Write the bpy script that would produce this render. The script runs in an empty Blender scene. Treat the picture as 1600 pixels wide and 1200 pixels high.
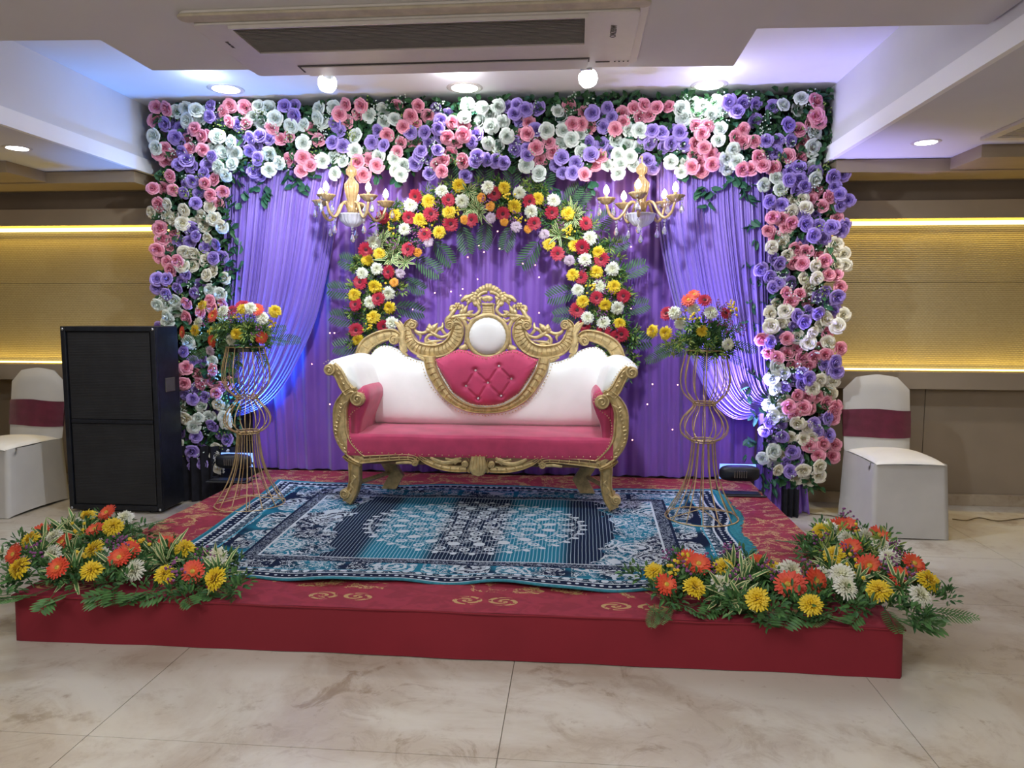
import bpy, bmesh, math, random
from mathutils import Vector, Matrix, Euler
PI = math.pi
R_ = random.Random(7)
sc = bpy.context.scene
COL = sc.collection
# ---------------------------------------------------------------- camera
FPX, YAW, PITCH, ROLL = 1134.8, .0863, .0931, .0027
CAM = Vector((.554, 0, 1.392))
FW = Vector((-math.sin(YAW)*math.cos(PITCH), math.cos(YAW)*math.cos(PITCH), -math.sin(PITCH)))
_r = Vector((math.cos(YAW), math.sin(YAW), 0)); _u = _r.cross(FW)
RT = _r*math.cos(ROLL)+_u*math.sin(ROLL); UP = _u*math.cos(ROLL)-_r*math.sin(ROLL)
cd = bpy.data.cameras.new('camera'); cam = bpy.data.objects.new('camera', cd); COL.objects.link(cam)
cd.sensor_fit = 'HORIZONTAL'; cd.sensor_width = 36; cd.lens = 36*FPX/1600; cd.clip_start = .05
cam.matrix_world = Matrix(((RT.x, UP.x, -FW.x, CAM.x), (RT.y, UP.y, -FW.y, CAM.y), (RT.z, UP.z, -FW.z, CAM.z), (0, 0, 0, 1)))
sc.camera = cam
# survey helpers: where a sight line meets a real plane of the room
def _ray(px, py): return FW + RT*((px-800)/FPX) - UP*((py-600)/FPX)
def aty(px, py, Y): d = _ray(px, py); return CAM + d*((Y-CAM.y)/d.y)
def atz(px, py, Z): d = _ray(px, py); return CAM + d*((Z-CAM.z)/d.z)
# ---------------------------------------------------------------- world, exposure, lights
w = bpy.data.worlds.new('world'); sc.world = w; w.use_nodes = True
w.node_tree.nodes['Background'].inputs[0].default_value = (.85, .88, 1, 1)
w.node_tree.nodes['Background'].inputs[1].default_value = .25
vs = sc.view_settings; vs.view_transform = 'Standard'; vs.look = 'None'; vs.gamma = 1; vs.use_curve_mapping = False
vs.exposure = 0.35
def light(name, kind, loc, energy, color=(1, 1, 1), aim=None, size=.1, size_y=None, angle=None, blend=.6):
    L = bpy.data.lights.new(name, kind); L.energy = energy; L.color = color
    o = bpy.data.objects.new(name, L); COL.objects.link(o); o.location = loc
    if kind == 'AREA':
        L.size = size
        if size_y: L.shape = 'RECTANGLE'; L.size_y = size_y
    else: L.shadow_soft_size = size
    if kind == 'SPOT': L.spot_size = angle; L.spot_blend = blend
    if aim is not None: o.rotation_euler = (Vector(aim)-Vector(loc)).to_track_quat('-Z', 'Y').to_euler()
    return o
# unseen fill lamps added for general ambient, behind and above the camera
light('hall_fill', 'AREA', (0, .6, 2.55), 46, (1, .95, .9), (0, .6, 0), 2.2, 1.2)
light('hall_fill', 'AREA', (-2.2, -.8, 2.55), 45, (1, .95, .9), (-1.5, 3, 0), 1.6, 1.2)
light('hall_fill', 'AREA', (3.2, -.8, 2.55), 50, (1, .95, .9), (2, 3, 0), 1.6, 1.2)
# LED cove strips of the back wall
COVE = (1, .69, .12)
for x in (-4.25, 4.05):
    light('cove_light', 'AREA', (x, 5.515, 2.17), 10, COVE, (x, 5.66, 1.3), 3.6, .03)
    light('cove_light', 'AREA', (x, 5.515, .96), 6, COVE, (x, 5.66, 1.6), 3.6, .03)
# recessed downlights over the backdrop, two spots on the soffit, two downlights in the side bays
DL = [atz(353, 139, 2.93), atz(726, 137, 2.93), atz(1108, 133, 2.93)]
for p, c in zip(DL, ((.75, .88, 1), (1, .96, 1), (.9, .95, 1))):
    light('downlight_beam', 'SPOT', (p.x, p.y-.02, 2.9), 13, c, (p.x, 5.1, 0), .06, angle=2.3, blend=.7)
    light('downlight_glow', 'POINT', (p.x, p.y-.30, 2.86), 1.6, c, size=.05)
SPL = [aty(513, 118, 3.75), aty(916, 110, 3.8)]
for p, tx in zip(SPL, (-1.35, 1.3)):
    light('spot_beam', 'SPOT', (p.x, p.y+.06, p.z-.05), 125, (.88, .94, 1), (tx, 5.1, 1.45), .05, angle=2.0, blend=.9)
    light('spot_glow', 'POINT', (p.x, p.y+.12, p.z-.02), 4, (.8, .9, 1), size=.04)
SDL = [atz(27, 231, 2.437), atz(1447, 222, 2.437)]
for p in SDL: light('side_downlight_beam', 'SPOT', (p.x, p.y, 2.41), 26, (1, .93, .82), (p.x, p.y, 0), .05, angle=2.4, blend=.8)
# blue stage floods washing the curtain from the floor
for x, tx, c, e, fy in ((-1.74, -1.95, (.07, .32, 1), 190, 5.10), (1.70, 1.90, (.42, .38, 1), 230, 5.04)):
    light('flood_beam', 'SPOT', (x, fy, .38), e, c, (tx, 5.30, 1.80), .06, angle=1.25, blend=.9)
# ---------------------------------------------------------------- node helpers
class N:
    """tiny expression wrapper round shader math nodes"""
    def __init__(s, nt, sock): s.nt, s.s = nt, sock
    def _m(s, op, *a, clamp=False):
        n = s.nt.nodes.new('ShaderNodeMath'); n.operation = op; n.use_clamp = clamp
        for i, v in enumerate((s,)+a):
            if isinstance(v, N): s.nt.links.new(v.s, n.inputs[i])
            else: n.inputs[i].default_value = v
        return N(s.nt, n.outputs[0])
    def __add__(s, o): return s._m('ADD', o)
    def __sub__(s, o): return s._m('SUBTRACT', o)
    def __mul__(s, o): return s._m('MULTIPLY', o)
    def __truediv__(s, o): return s._m('DIVIDE', o)
    __radd__ = __add__; __rmul__ = __mul__
    def __rsub__(s, o): return (s*-1)+o
    def abs(s): return s._m('ABSOLUTE')
    def sin(s): return s._m('SINE')
    def cos(s): return s._m('COSINE')
    def sqrt(s): return s._m('SQRT')
    def frac(s): return s._m('FRACT')
    def min(s, o): return s._m('MINIMUM', o)
    def max(s, o): return s._m('MAXIMUM', o)
    def lt(s, o): return s._m('LESS_THAN', o)
    def gt(s, o): return s._m('GREATER_THAN', o)
    def atan2(s, o): return s._m('ARCTAN2', o)
    def ss(s, a, b):
        n = s.nt.nodes.new('ShaderNodeMapRange'); n.interpolation_type = 'SMOOTHSTEP'
        s.nt.links.new(s.s, n.inputs[0]); n.inputs[1].default_value = a; n.inputs[2].default_value = b
        return N(s.nt, n.outputs[0])
def rgb(c): return (c[0], c[1], c[2], 1)
def newmat(name):
    m = bpy.data.materials.new(name); m.use_nodes = True
    return m, m.node_tree, m.node_tree.nodes['Principled BSDF']
def coords(nt, kind='Object'):
    if kind == 'World':
        g = nt.nodes.new('ShaderNodeNewGeometry'); v = g.outputs['Position']
    else:
        t = nt.nodes.new('ShaderNodeTexCoord'); v = t.outputs[kind]
    s = nt.nodes.new('ShaderNodeSeparateXYZ'); nt.links.new(v, s.inputs[0])
    return v, N(nt, s.outputs[0]), N(nt, s.outputs[1]), N(nt, s.outputs[2])
def vec(nt, x, y, z=0.):
    c = nt.nodes.new('ShaderNodeCombineXYZ')
    for i, v in enumerate((x, y, z)):
        if isinstance(v, N): nt.links.new(v.s, c.inputs[i])
        else: c.inputs[i].default_value = v
    return c.outputs[0]
def noise(nt, v, scale, detail=4, rough=.55, dist=0.):
    n = nt.nodes.new('ShaderNodeTexNoise'); n.inputs['Scale'].default_value = scale; n.inputs['Detail'].default_value = detail
    n.inputs['Roughness'].default_value = rough; n.inputs['Distortion'].default_value = dist
    nt.links.new(v, n.inputs['Vector']); return N(nt, n.outputs[0])
def voro(nt, v, scale, feature='F1', out='Distance', rnd=1.):
    n = nt.nodes.new('ShaderNodeTexVoronoi'); n.feature = feature; n.inputs['Scale'].default_value = scale
    n.inputs['Randomness'].default_value = rnd; nt.links.new(v, n.inputs['Vector']); return N(nt, n.outputs[out])
def mix(nt, f, a, b):
    n = nt.nodes.new('ShaderNodeMix'); n.data_type = 'RGBA'
    if isinstance(f, N): nt.links.new(f.s, n.inputs[0])
    else: n.inputs[0].default_value = f
    for v, i in ((a, 6), (b, 7)):
        if isinstance(v, tuple): n.inputs[i].default_value = rgb(v)
        else: nt.links.new(v, n.inputs[i])
    return n.outputs[2]
def bump(nt, b, h, strength=.3, dist=.01):
    n = nt.nodes.new('ShaderNodeBump'); n.inputs['Strength'].default_value = strength; n.inputs['Distance'].default_value = dist
    nt.links.new(h.s, n.inputs['Height']); nt.links.new(n.outputs[0], b.inputs['Normal'])
def simple(name, c, rough=.6, metal=0., var=.12, scale=18., bs=.0, sheen=0., emit=None, es=0., trans=0., kind='Object', c2=None, ior=1.45):
    m, nt, b = newmat(name)
    v, x, y, z = coords(nt, kind)
    n = noise(nt, v, scale, 3)
    lo = c2 if c2 else tuple(max(0, k*(1-var)) for k in c)
    hi = c if c2 else tuple(min(1, k*(1+var)) for k in c)
    nt.links.new(mix(nt, n.ss(.3, .7), lo, hi), b.inputs['Base Color'])
    b.inputs['Roughness'].default_value = rough; b.inputs['Metallic'].default_value = metal
    b.inputs['IOR'].default_value = ior
    if sheen: b.inputs['Sheen Weight'].default_value = sheen
    if trans: b.inputs['Transmission Weight'].default_value = trans
    if emit: b.inputs['Emission Color'].default_value = rgb(emit); b.inputs['Emission Strength'].default_value = es
    if bs: bump(nt, b, noise(nt, v, scale*4, 4), bs, .004)
    return m
# ---------------------------------------------------------------- object helpers
def link(name, me, parent=None, kind=None, label=None, cat=None, group=None, loc=None, rot=None):
    o = bpy.data.objects.new(name, me); COL.objects.link(o)
    if parent is not None: o.parent = parent
    if kind: o['kind'] = kind
    if label: o['label'] = label
    if cat: o['category'] = cat
    if group: o['group'] = group
    if loc is not None: o.location = loc
    if rot is not None: o.rotation_euler = rot
    return o
def thing(name, label, cat, loc=(0, 0, 0), group=None, rotz=0):
    return link(name, None, label=label, cat=cat, group=group, loc=loc, rot=(0, 0, rotz))
class MB:
    """collects faces; build() links them as ONE mesh object"""
    def __init__(s): s.v = []; s.f = []; s.mi = []; s.cur = 0
    def add(s, vs, fs, mi=None):
        b = len(s.v); s.v += [tuple(v) for v in vs]
        for f in fs: s.f.append(tuple(b+i for i in f)); s.mi.append(s.cur if mi is None else mi)
    def box(s, a, b, mi=None):
        x0, y0, z0 = a; x1, y1, z1 = b
        s.add([(x0,y0,z0),(x1,y0,z0),(x1,y1,z0),(x0,y1,z0),(x0,y0,z1),(x1,y0,z1),(x1,y1,z1),(x0,y1,z1)],
              [(0,3,2,1),(4,5,6,7),(0,1,5,4),(1,2,6,5),(2,3,7,6),(3,0,4,7)], mi)
    def grid(s, fn, nu, nv, mi=None, wrapu=False):
        vs = [fn(i/nu, j/nv) for j in range(nv+1) for i in range(nu+(0 if wrapu else 1))]
        W = nu if wrapu else nu+1
        fs = [(j*W+i, j*W+(i+1) % W, (j+1)*W+(i+1) % W, (j+1)*W+i) for j in range(nv) for i in range(nu)]
        s.add(vs, fs, mi)
    def tube(s, pts, r, n=6, mi=None, caps=True, flat=1., up=None):
        """sweep along pts; r a number or list; flat squashes the section along `up`"""
        pts = [Vector(p) for p in pts]; m = len(pts)
        rs = r if isinstance(r, (list, tuple)) else [r]*m
        vs = []; prev = None
        for i, p in enumerate(pts):
            t = (pts[min(i+1, m-1)]-pts[max(i-1, 0)])
            t = t.normalized() if t.length > 1e-9 else Vector((0, 0, 1))
            if up is not None: a = Vector(up); a = (a-t*a.dot(t)).normalized()
            elif prev is None:
                a = Vector((0, 0, 1)) if abs(t.z) < .9 else Vector((1, 0, 0)); a = (a-t*a.dot(t)).normalized()
            else: a = (prev-t*prev.dot(t)).normalized()
            prev = a; b = t.cross(a)
            for k in range(n):
                q = 2*PI*k/n; vs.append(p+a*(math.cos(q)*rs[i]*flat)+b*(math.sin(q)*rs[i]))
        fs = [(i*n+k, i*n+(k+1) % n, (i+1)*n+(k+1) % n, (i+1)*n+k) for i in range(m-1) for k in range(n)]
        if caps: fs += [tuple(range(n-1, -1, -1)), tuple(range((m-1)*n, m*n))]
        s.add(vs, fs, mi)
    def lathe(s, prof, n=16, c=(0, 0, 0), mi=None, flute=0., nf=12):
        vs = []
        for r, z in prof:
            for k in range(n):
                q = 2*PI*k/n; rr = r*(1+flute*math.cos(nf*q))
                vs.append((c[0]+rr*math.cos(q), c[1]+rr*math.sin(q), c[2]+z))
        fs = [(i*n+k, i*n+(k+1) % n, (i+1)*n+(k+1) % n, (i+1)*n+k) for i in range(len(prof)-1) for k in range(n)]
        s.add(vs, fs, mi)
    def ball(s, c, r, n=8, m=5, sq=(1, 1, 1), mi=None):
        vs = [(c[0]+r*sq[0]*math.sin(PI*(j)/m)*math.cos(2*PI*i/n), c[1]+r*sq[1]*math.sin(PI*j/m)*math.sin(2*PI*i/n), c[2]+r*sq[2]*math.cos(PI*j/m)) for j in range(1, m) for i in range(n)]
        vs += [(c[0], c[1], c[2]+r*sq[2]), (c[0], c[1], c[2]-r*sq[2])]
        T, B = len(vs)-2, len(vs)-1
        fs = [(j*n+i, (j+1)*n+i, (j+1)*n+(i+1) % n, j*n+(i+1) % n) for j in range(m-2) for i in range(n)]
        fs += [(T, i, (i+1) % n) for i in range(n)] + [(B, (m-2)*n+(i+1) % n, (m-2)*n+i) for i in range(n)]
        s.add(vs, fs, mi)
    def mesh(s, name, mats, smooth=False):
        me = bpy.data.meshes.new(name); me.from_pydata(s.v, [], s.f)
        for m in (mats if isinstance(mats, (list, tuple)) else [mats]): me.materials.append(m)
        me.polygons.foreach_set('material_index', s.mi)
        if smooth: me.polygons.foreach_set('use_smooth', [True]*len(s.f))
        me.update(); return me
    def build(s, name, mats, parent=None, smooth=False, bevel=0, fix=True, **k):
        me = s.mesh(name, mats, smooth)
        if fix:
            bm = bmesh.new(); bm.from_mesh(me); bmesh.ops.recalc_face_normals(bm, faces=bm.faces); bm.to_mesh(me); bm.free()
        o = link(name, me, parent, **k)
        if bevel:
            md = o.modifiers.new('bevel', 'BEVEL'); md.width = bevel; md.segments = 2; md.limit_method = 'ANGLE'
        return o
def spline(pts, n=8):
    """Catmull-Rom through points of any dimension"""
    P = [Vector(p) for p in pts]; P = [P[0]*2-P[1]]+P+[P[-1]*2-P[-2]]; out = []
    for i in range(1, len(P)-2):
        for k in range(n):
            t = k/n; a, b, c, d = P[i-1], P[i], P[i+1], P[i+2]
            out.append(.5*((2*b)+(c-a)*t+(2*a-5*b+4*c-d)*t*t+(3*b-a-3*c+d)*t*t*t))
    out.append(P[-2]); return out
def interp(pts, x):
    if x <= pts[0][0]: return pts[0][1]
    for (a, b), (c, d) in zip(pts, pts[1:]):
        if x <= c: t = (x-a)/(c-a); return b+(d-b)*t
    return pts[-1][1]
# ================================================================= materials
M = {}
M['gold'] = simple('gold_paint', (.56, .43, .21), .42, .35, .22, 30, .25)
M['nail'] = simple('brass_nail', (.75, .60, .30), .3, .8, .05)
M['pinkvel'] = simple('magenta_velvet', (.50, .045, .13), .75, 0, .12, 9, .1, sheen=.35)
M['whitelea'] = simple('white_leatherette', (.86, .87, .86), .38, 0, .03, 6, .05)
M['wire'] = simple('gold_wire', (.58, .42, .21), .4, .5, .2, 20)
M['black'] = simple('black_plastic', (.010, .012, .018), .45, 0, .3, 20, .1)
M['blackcloth'] = simple('black_cloth', (.008, .008, .014), .9, 0, .4, 14, .2)
M['green'] = simple('dark_leaf', (.035, .11, .04), .55, 0, .45, 14)
M['green2'] = simple('fern_leaf', (.08, .20, .06), .5, 0, .4, 12)
M['ivy'] = simple('ivy_leaf', (.03, .12, .07), .45, 0, .35, 14)
M['lime'] = simple('lime_leaf', (.28, .38, .08), .5, 0, .35, 14)
M['cream_edge'] = simple('cream_leaf_margin', (.68, .70, .36), .5, 0, .1)
M['palm'] = simple('palm_leaf', (.05, .13, .06), .45, 0, .35, 12)
M['ceil'] = simple('ceiling_paint', (.84, .85, .88), .7, 0, .02, 2, kind='World')
M['soffit'] = simple('soffit_paint', (.68, .66, .645), .75, 0, .02, 2, kind='World')
M['beam'] = simple('beam_paint_shaded', (.70, .71, .76), .7, 0, .02, 2, kind='World'); M['lip'] = simple('lip_paint_lit', (.93, .94, .97), .5, 0, .01, 2, kind='World')  # beam face greyer, lip near white: light caught by the lip, painted in
M['tan'] = simple('tan_laminate', (.34, .27, .19), .6, 0, .06, 3, .05, kind='World')
M['dtan'] = simple('dark_tan_laminate', (.17, .13, .095), .6, 0, .08, 3, kind='World')
M['wallp'] = simple('wall_laminate', (.30, .245, .185), .6, 0, .05, 2.5, .05, kind='World')
M['acwhite'] = simple('ac_plastic', (.66, .62, .58), .45, 0, .02)
M['acdark'] = simple('ac_recess', (.08, .07, .065), .7, 0, .1)
M['ledstrip'] = simple('led_strip', (1, .8, .3), .5, emit=(1, .80, .28), es=2.6)
M['lamp'] = simple('lamp_lens', (1, 1, 1), .5, emit=(.93, .97, 1), es=25)
M['bulb'] = simple('flame_bulb', (1, .95, .8), .3, emit=(1, .80, .50), es=9)
M['fairy'] = simple('fairy_bulb', (1, .6, .5), .3, emit=(1, .36, .30), es=7)
M['chrome'] = simple('lamp_housing', (.55, .57, .6), .3, .8, .05)
M['cable'] = simple('cable_rubber', (.10, .07, .03), .6, 0, .2)
def stone(name, base, dark, light_, sc1=1.1, rough=.28):
    m, nt, b = newmat(name)
    v, x, y, z = coords(nt, 'World')
    n1 = noise(nt, v, sc1, 7, .62, .8); n2 = noise(nt, v, sc1*3.4, 8, .7, 1.6); n3 = noise(nt, v, 22, 5, .6)
    c = mix(nt, n1.ss(.40, .60), base, light_)
    c = mix(nt, n2.ss(.53, .66)*n1.ss(.62, .42)*.75, c, dark)
    c = mix(nt, n3.ss(.58, .72)*n2.ss(.45, .6)*.55, c, dark)
    n4 = noise(nt, v, 5.5, 9, .75, 1.2)
    c = mix(nt, n4.ss(.50, .64)*n1.ss(.60, .46)*.6, c, tuple((a+b3)/2 for a, b3 in zip(base, dark)))
    nt.links.new(c, b.inputs['Base Color']); b.inputs['Roughness'].default_value = rough
    bump(nt, b, n3, .05, .003); return m
M['stone'] = stone('travertine', (.47, .42, .35), (.26, .20, .135), (.60, .58, .52))
M['skirt'] = stone('travertine_skirting', (.36, .29, .21), (.22, .16, .10), (.44, .37, .28), 3.)
M['grout'] = simple('grout', (.30, .26, .21), .9)
# gold woven wallpaper
m, nt, b = newmat('gold_weave_wallpaper'); M['weave'] = m
v, x, y, z = coords(nt, 'World')
wob = noise(nt, v, 9, 3)*.02
hx = ((x+wob)*(2*PI/.026)); hz = ((z+wob*.6)*(2*PI/.0145))
wv = (hx+(z/.029).frac().gt(.5)*PI).sin()*.5+.5
rib = (hz.sin()*.5+.5)*(wv*.7+.3)
nl = noise(nt, v, 2.2, 4)
nt.links.new(mix(nt, (rib*.6+noise(nt, v, 40, 3)*.5)*.9, (.27, .22, .12), mix(nt, nl.ss(.35, .65), (.44, .38, .25), (.51, .45, .30))), b.inputs['Base Color'])
b.inputs['Roughness'].default_value = .5; b.inputs['Metallic'].default_value = .25
bump(nt, b, rib, .45, .004)
# ================================================================= the room
def struct(name, mb, mat, parent=None, bevel=0, **k):
    return mb.build(name, mat, parent, bevel=bevel, kind='structure', **k) if parent is None else mb.build(name, mat, parent, bevel=bevel, **k)
XL, XR, YB, YW = -6.2, 5.9, -3.6, 5.6
b_ = MB(); b_.box((XL, YB, -.12), (XR, YW+.2, -.008)); floor = struct('floor', b_, M['grout'])
tiles = {}
PX, PY = 1.371, .72
for i in range(-4, 4):
    for j in range(-1, 9):
        x0 = .325+i*PX-(0 if j % 2 else 0); y0 = .72*j+.005; 
        x1 = min(x0+PX-.003, XR); xa = max(x0, XL); y1 = min(y0+PY-.003, YW)
        if xa >= x1 or y0 >= y1: continue
        k = (round(x1-xa, 4), round(y1-y0, 4))
        if k not in tiles:
            t = MB(); t.box((0, 0, -.008), (k[0], k[1], 0)); o = t.build('tile', M['stone'], floor, loc=(xa, y0, 0)); tiles[k] = o.data
        else: link('tile', tiles[k], floor, loc=(xa, y0, 0))
# back wall: laminate dado, gold wallpaper band between lit ledges, tan cornice
b_ = MB(); b_.box((XL, YW+.04, 0), (XR, YW+.2, 3.1)); wb = struct('wall_back', b_, M['dtan'])
pan = None
for x0 in [XL+.004]+[XL+.38+1.28*k for k in range(9)]:
    x1 = min((x0+1.276) if x0 > XL+.1 else XL+.376, XR)
    if x0 >= XR: break
    t = MB(); t.box((x0, YW-.02, .085), (x1, YW+.04, .9)); o = t.build('wall_panel', M['wallp'], wb, bevel=.002)
for x0, x1 in ((XL, -1.75), (-1.745, 1.9), (1.905, XR)):
    for z0, z1 in ((1.0, 1.645), (1.648, 2.25)):
        t = MB(); t.box((x0, YW, z0), (x1, YW+.04, z1)); t.build('wallpaper_sheet', M['weave'], wb)
b_ = MB(); b_.box((XL, YW-.045, 0), (XR, YW+.02, .085)); struct('baseboard_back', b_, M['skirt'], bevel=.002)
def ledge(name, flip, z0, z1, strip_z, mat):
    t = MB(); t.box((XL, YW-.15, z0), (XR, YW-.125, z1))                       # front board
    zz = (z0, z0+.02) if not flip else (z1-.02, z1)
    t.box((XL, YW-.125, zz[0]), (XR, YW, zz[1]))
    o = struct(name, t, mat, bevel=.002)
    for a, b2 in ((XL+.02, -2.2), (2.1, XR-.02)):
        s = MB(); s.box((a, YW-.03, strip_z), (b2, YW-.004, strip_z+(.028 if flip else .012))); s.build('led_strip', M['ledstrip'], o)
    return o
ledge('trim_1', False, .875, 1.0, 1.002, M['wallp'])
ledge('trim_2', True, 2.09, 2.215, 2.058, M['tan'])
b_ = MB(); b_.box((XL, YW-.09, 2.215), (XR, YW+.04, 2.36)); struct('trim_3', b_, M['dtan'])
# ceiling: high bay over the stage, boxed beams, low side bays and the air-conditioner soffit
b_ = MB(); b_.box((XL, YB, 2.93), (XR, YW+.2, 3.05)); ceil = struct('ceiling', b_, M['ceil'])
BL, BR, ZB = -2.62, 2.256, 2.437
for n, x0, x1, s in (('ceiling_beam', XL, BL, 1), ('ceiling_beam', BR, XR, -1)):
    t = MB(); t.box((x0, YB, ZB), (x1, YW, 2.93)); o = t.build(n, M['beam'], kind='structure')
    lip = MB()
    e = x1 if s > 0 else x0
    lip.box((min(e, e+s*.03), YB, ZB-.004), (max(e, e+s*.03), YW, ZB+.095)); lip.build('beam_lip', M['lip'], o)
# dropped tan panels at the wall end of the side bays
for x0, x1, a in ((XL, -3.32, 1), (3.0, XR, -1)):
    t = MB(); t.box((x0, 4.75, 2.36), (x1, YW-.02, ZB)); t.build('ceiling_panel', M['tan'], kind='structure', bevel=.003)
for n, x0, x1 in (('trim_4', XL, BL-.02), ('trim_5', BR+.02, XR)):
    b_ = MB(); b_.box((x0, 5.12, 2.352), (x1, YW-.02, ZB-.004)); struct(n, b_, M['tan'])
t = MB()
def prism(mb, poly, z0, z1, mi=None):
    n = len(poly); vs = [(x, y, z0) for x, y in poly]+[(x, y, z1) for x, y in poly]
    mb.add(vs, [tuple(range(n-1, -1, -1)), tuple(range(n, 2*n))]+[(i, (i+1) % n, n+(i+1) % n, n+i) for i in range(n)], mi)
prism(t, [(BL+.012, YB), (BR-.012, YB), (BR-.012, 3.29), (1.303, 3.26), (1.303, 3.72), (-1.546, 3.56), (-1.546, 3.16), (BL+.012, 3.10)], 2.6, 2.93)
soffit = struct('ceiling_soffit', t, M['soffit'])
for n, a, b2 in (('wall_left', (XL-.15, YB, 0), (XL, YW+.2, 3.05)), ('wall_right', (XR, YB, 0), (XR+.15, YW+.2, 3.05)), ('wall_front', (XL, YB-.15, 0), (XR, YB, 3.05))):
    t = MB(); t.box(a, b2); struct(n, t, M['wallp'])
# ---- ceiling cassette air conditioner
ac = thing('air_conditioner', 'long off-white ceiling cassette air conditioner with slatted intake grille', 'air conditioner', (-.1, 3.26, 2.6))
def rrect(x0, y0, x1, y1, r, n=5):
    out = []
    for cx, cy, a in ((x1-r, y1-r, 0), (x0+r, y1-r, 90), (x0+r, y0+r, 180), (x1-r, y0+r, 270)):
        out += [(cx+r*math.cos(math.radians(a+90*k/n)), cy+r*math.sin(math.radians(a+90*k/n))) for k in range(n+1)]
    return out
AX0, AX1, AY0, AY1 = -.95, .93, -.375, .36
t = MB(); prism(t, rrect(AX0, AY0, AX1, AY1, .05), -.012, 0)
prism(t, rrect(AX0+.03, AY0+.075, AX1-.035, AY1-.02, .03), -.03, -.012)
t.build('panel', M['acwhite'], ac, bevel=.004)
t = MB(); prism(t, rrect(AX0, AY0, AX1, AY0+.07, .03), -.024, -.012); t.build('rim', simple('ac_rim', (.52, .46, .34), .5), ac, bevel=.004)
GX0, GX1, GY0, GY1 = -.76, .68, -.275, .0
g = MB(); g.box((GX0, GY0, -.034), (GX1, GY1, -.0305), 0)
g.build('intake_recess', M['acdark'], ac)
t = MB()
for a in ((GX0-.012, GY0-.012, GX1+.012, GY0), (GX0-.012, GY1, GX1+.012, GY1+.012), (GX0-.012, GY0, GX0, GY1), (GX1, GY0, GX1+.012, GY1)): t.box((a[0], a[1], -.044), (a[2], a[3], -.0305))
t.build('grille_frame', M['acwhite'], ac)
t = MB()
for k in range(18):
    y = GY0+(k+.5)*(GY1-GY0)/18; t.add([(GX0, y-.004, -.042), (GX1, y-.004, -.042), (GX1, y+.004, -.036), (GX0, y+.004, -.036), (GX0, y-.004, -.0405), (GX1, y-.004, -.0405), (GX1, y+.004, -.0345), (GX0, y+.004, -.0345)], [(0, 3, 2, 1), (4, 5, 6, 7), (0, 1, 5, 4), (2, 3, 7, 6), (1, 2, 6, 5), (3, 0, 4, 7)])
t.build('grille_slats', M['acwhite'], ac, kind='stuff')
t = MB(); t.box((-.66, .2, -.0335), (.70, .212, -.0302)); t.box((-.668, .2, -.0335), (-.66, .29, -.0302)); t.box((.70, .2, -.0335), (.706, .25, -.0302)); t.build('outlet_slot', M['acdark'], ac)
t = MB(); t.box((-.655, .214, -.037), (.695, .335, -.0302)); t.build('louvre', M['acwhite'], ac, bevel=.002)
t = MB(); t.box((.735, .255, -.033), (.80, .262, -.0302))
for k in range(4): t.box((.82+k*.02, .255, -.033), (.827+k*.02, .262, -.0302))
t.build('indicator_lights', M['acdark'], ac)
def lettering(name, text, size, loc, rot, mat, parent):
    c = bpy.data.curves.new(name, 'FONT'); c.body = text; c.size = size; c.extrude = .0006; c.align_x = 'CENTER'; c.align_y = 'CENTER'
    c.materials.append(mat); o = bpy.data.objects.new(name, c); COL.objects.link(o); o.parent = parent; o.location = loc; o.rotation_euler = rot
    dg = bpy.context.evaluated_depsgraph_get(); me = bpy.data.meshes.new_from_object(o.evaluated_get(dg))
    o2 = link(name, me, parent, loc=loc, rot=rot); bpy.data.objects.remove(o); return o2
lettering('badge', 'OVZBW', .036, (.80, -.10, -.0312), (PI, 0, -PI/2), M['acdark'], ac)
lettering('badge', 'lnverter', .024, (-.86, -.08, -.0312), (PI, 0, PI/2), M['acdark'], ac)
# ---- recessed downlights and spots
def downlight(p, label, zc, r=.11, group='recessed downlights'):
    o = thing('downlight', label, 'ceiling light', (p.x, p.y, zc), group)
    t = MB(); t.lathe([(r*.8, -.004), (r, -.006), (r*1.12, -.001), (r*1.12, 0)], 28); t.build('trim_ring', M['acwhite'], o, smooth=True)
    t = MB(); t.lathe([(.0005, -.005), (r*.8, -.005)], 28); t.build('lens', M['lamp'], o)
downlight(DL[0], 'bright recessed downlight above the left end of the rose canopy', 2.93)
downlight(DL[1], 'bright recessed downlight above the middle of the rose canopy', 2.93)
downlight(DL[2], 'bright recessed downlight above the right end of the rose canopy', 2.93)
downlight(SDL[0], 'small downlight under the low ceiling left of the rose frame', ZB, .075)
downlight(SDL[1], 'small downlight under the low ceiling right of the rose frame', ZB, .075)
for p, lab, dx in ((SPL[0], 'small bright spotlight at the left part of the air conditioner soffit', -.35), (SPL[1], 'small bright spotlight at the right part of the air conditioner soffit', .25)):
    o = thing('spotlight', lab, 'spotlight', (p.x, p.y, p.z), 'spotlights on the soffit edge')
    yb = 3.64 if dx < 0 else 3.70
    t = MB(); t.tube([(0, .0, .03), (0, -.03, .07), (0, yb-p.y, 2.62-p.z)], .006, 6); t.tube([(0, yb-p.y-.02, 2.60-p.z), (0, yb-p.y-.02, 2.585-p.z)], .03, 12); t.build('bracket', M['chrome'], o, smooth=True)
    d = Vector((dx, .55, -.85)).normalized()
    t = MB(); t.tube([-d*.05, d*.02, d*.03], [.020, .030, .032], 16); t.build('housing', M['chrome'], o, smooth=True)
    t = MB(); t.tube([d*.010, d*.026, d*.052, d*.075, d*.084], [.040, .047, .047, .034, .01], 16); t.build('bulb', M['lamp'], o, smooth=True)
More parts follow.
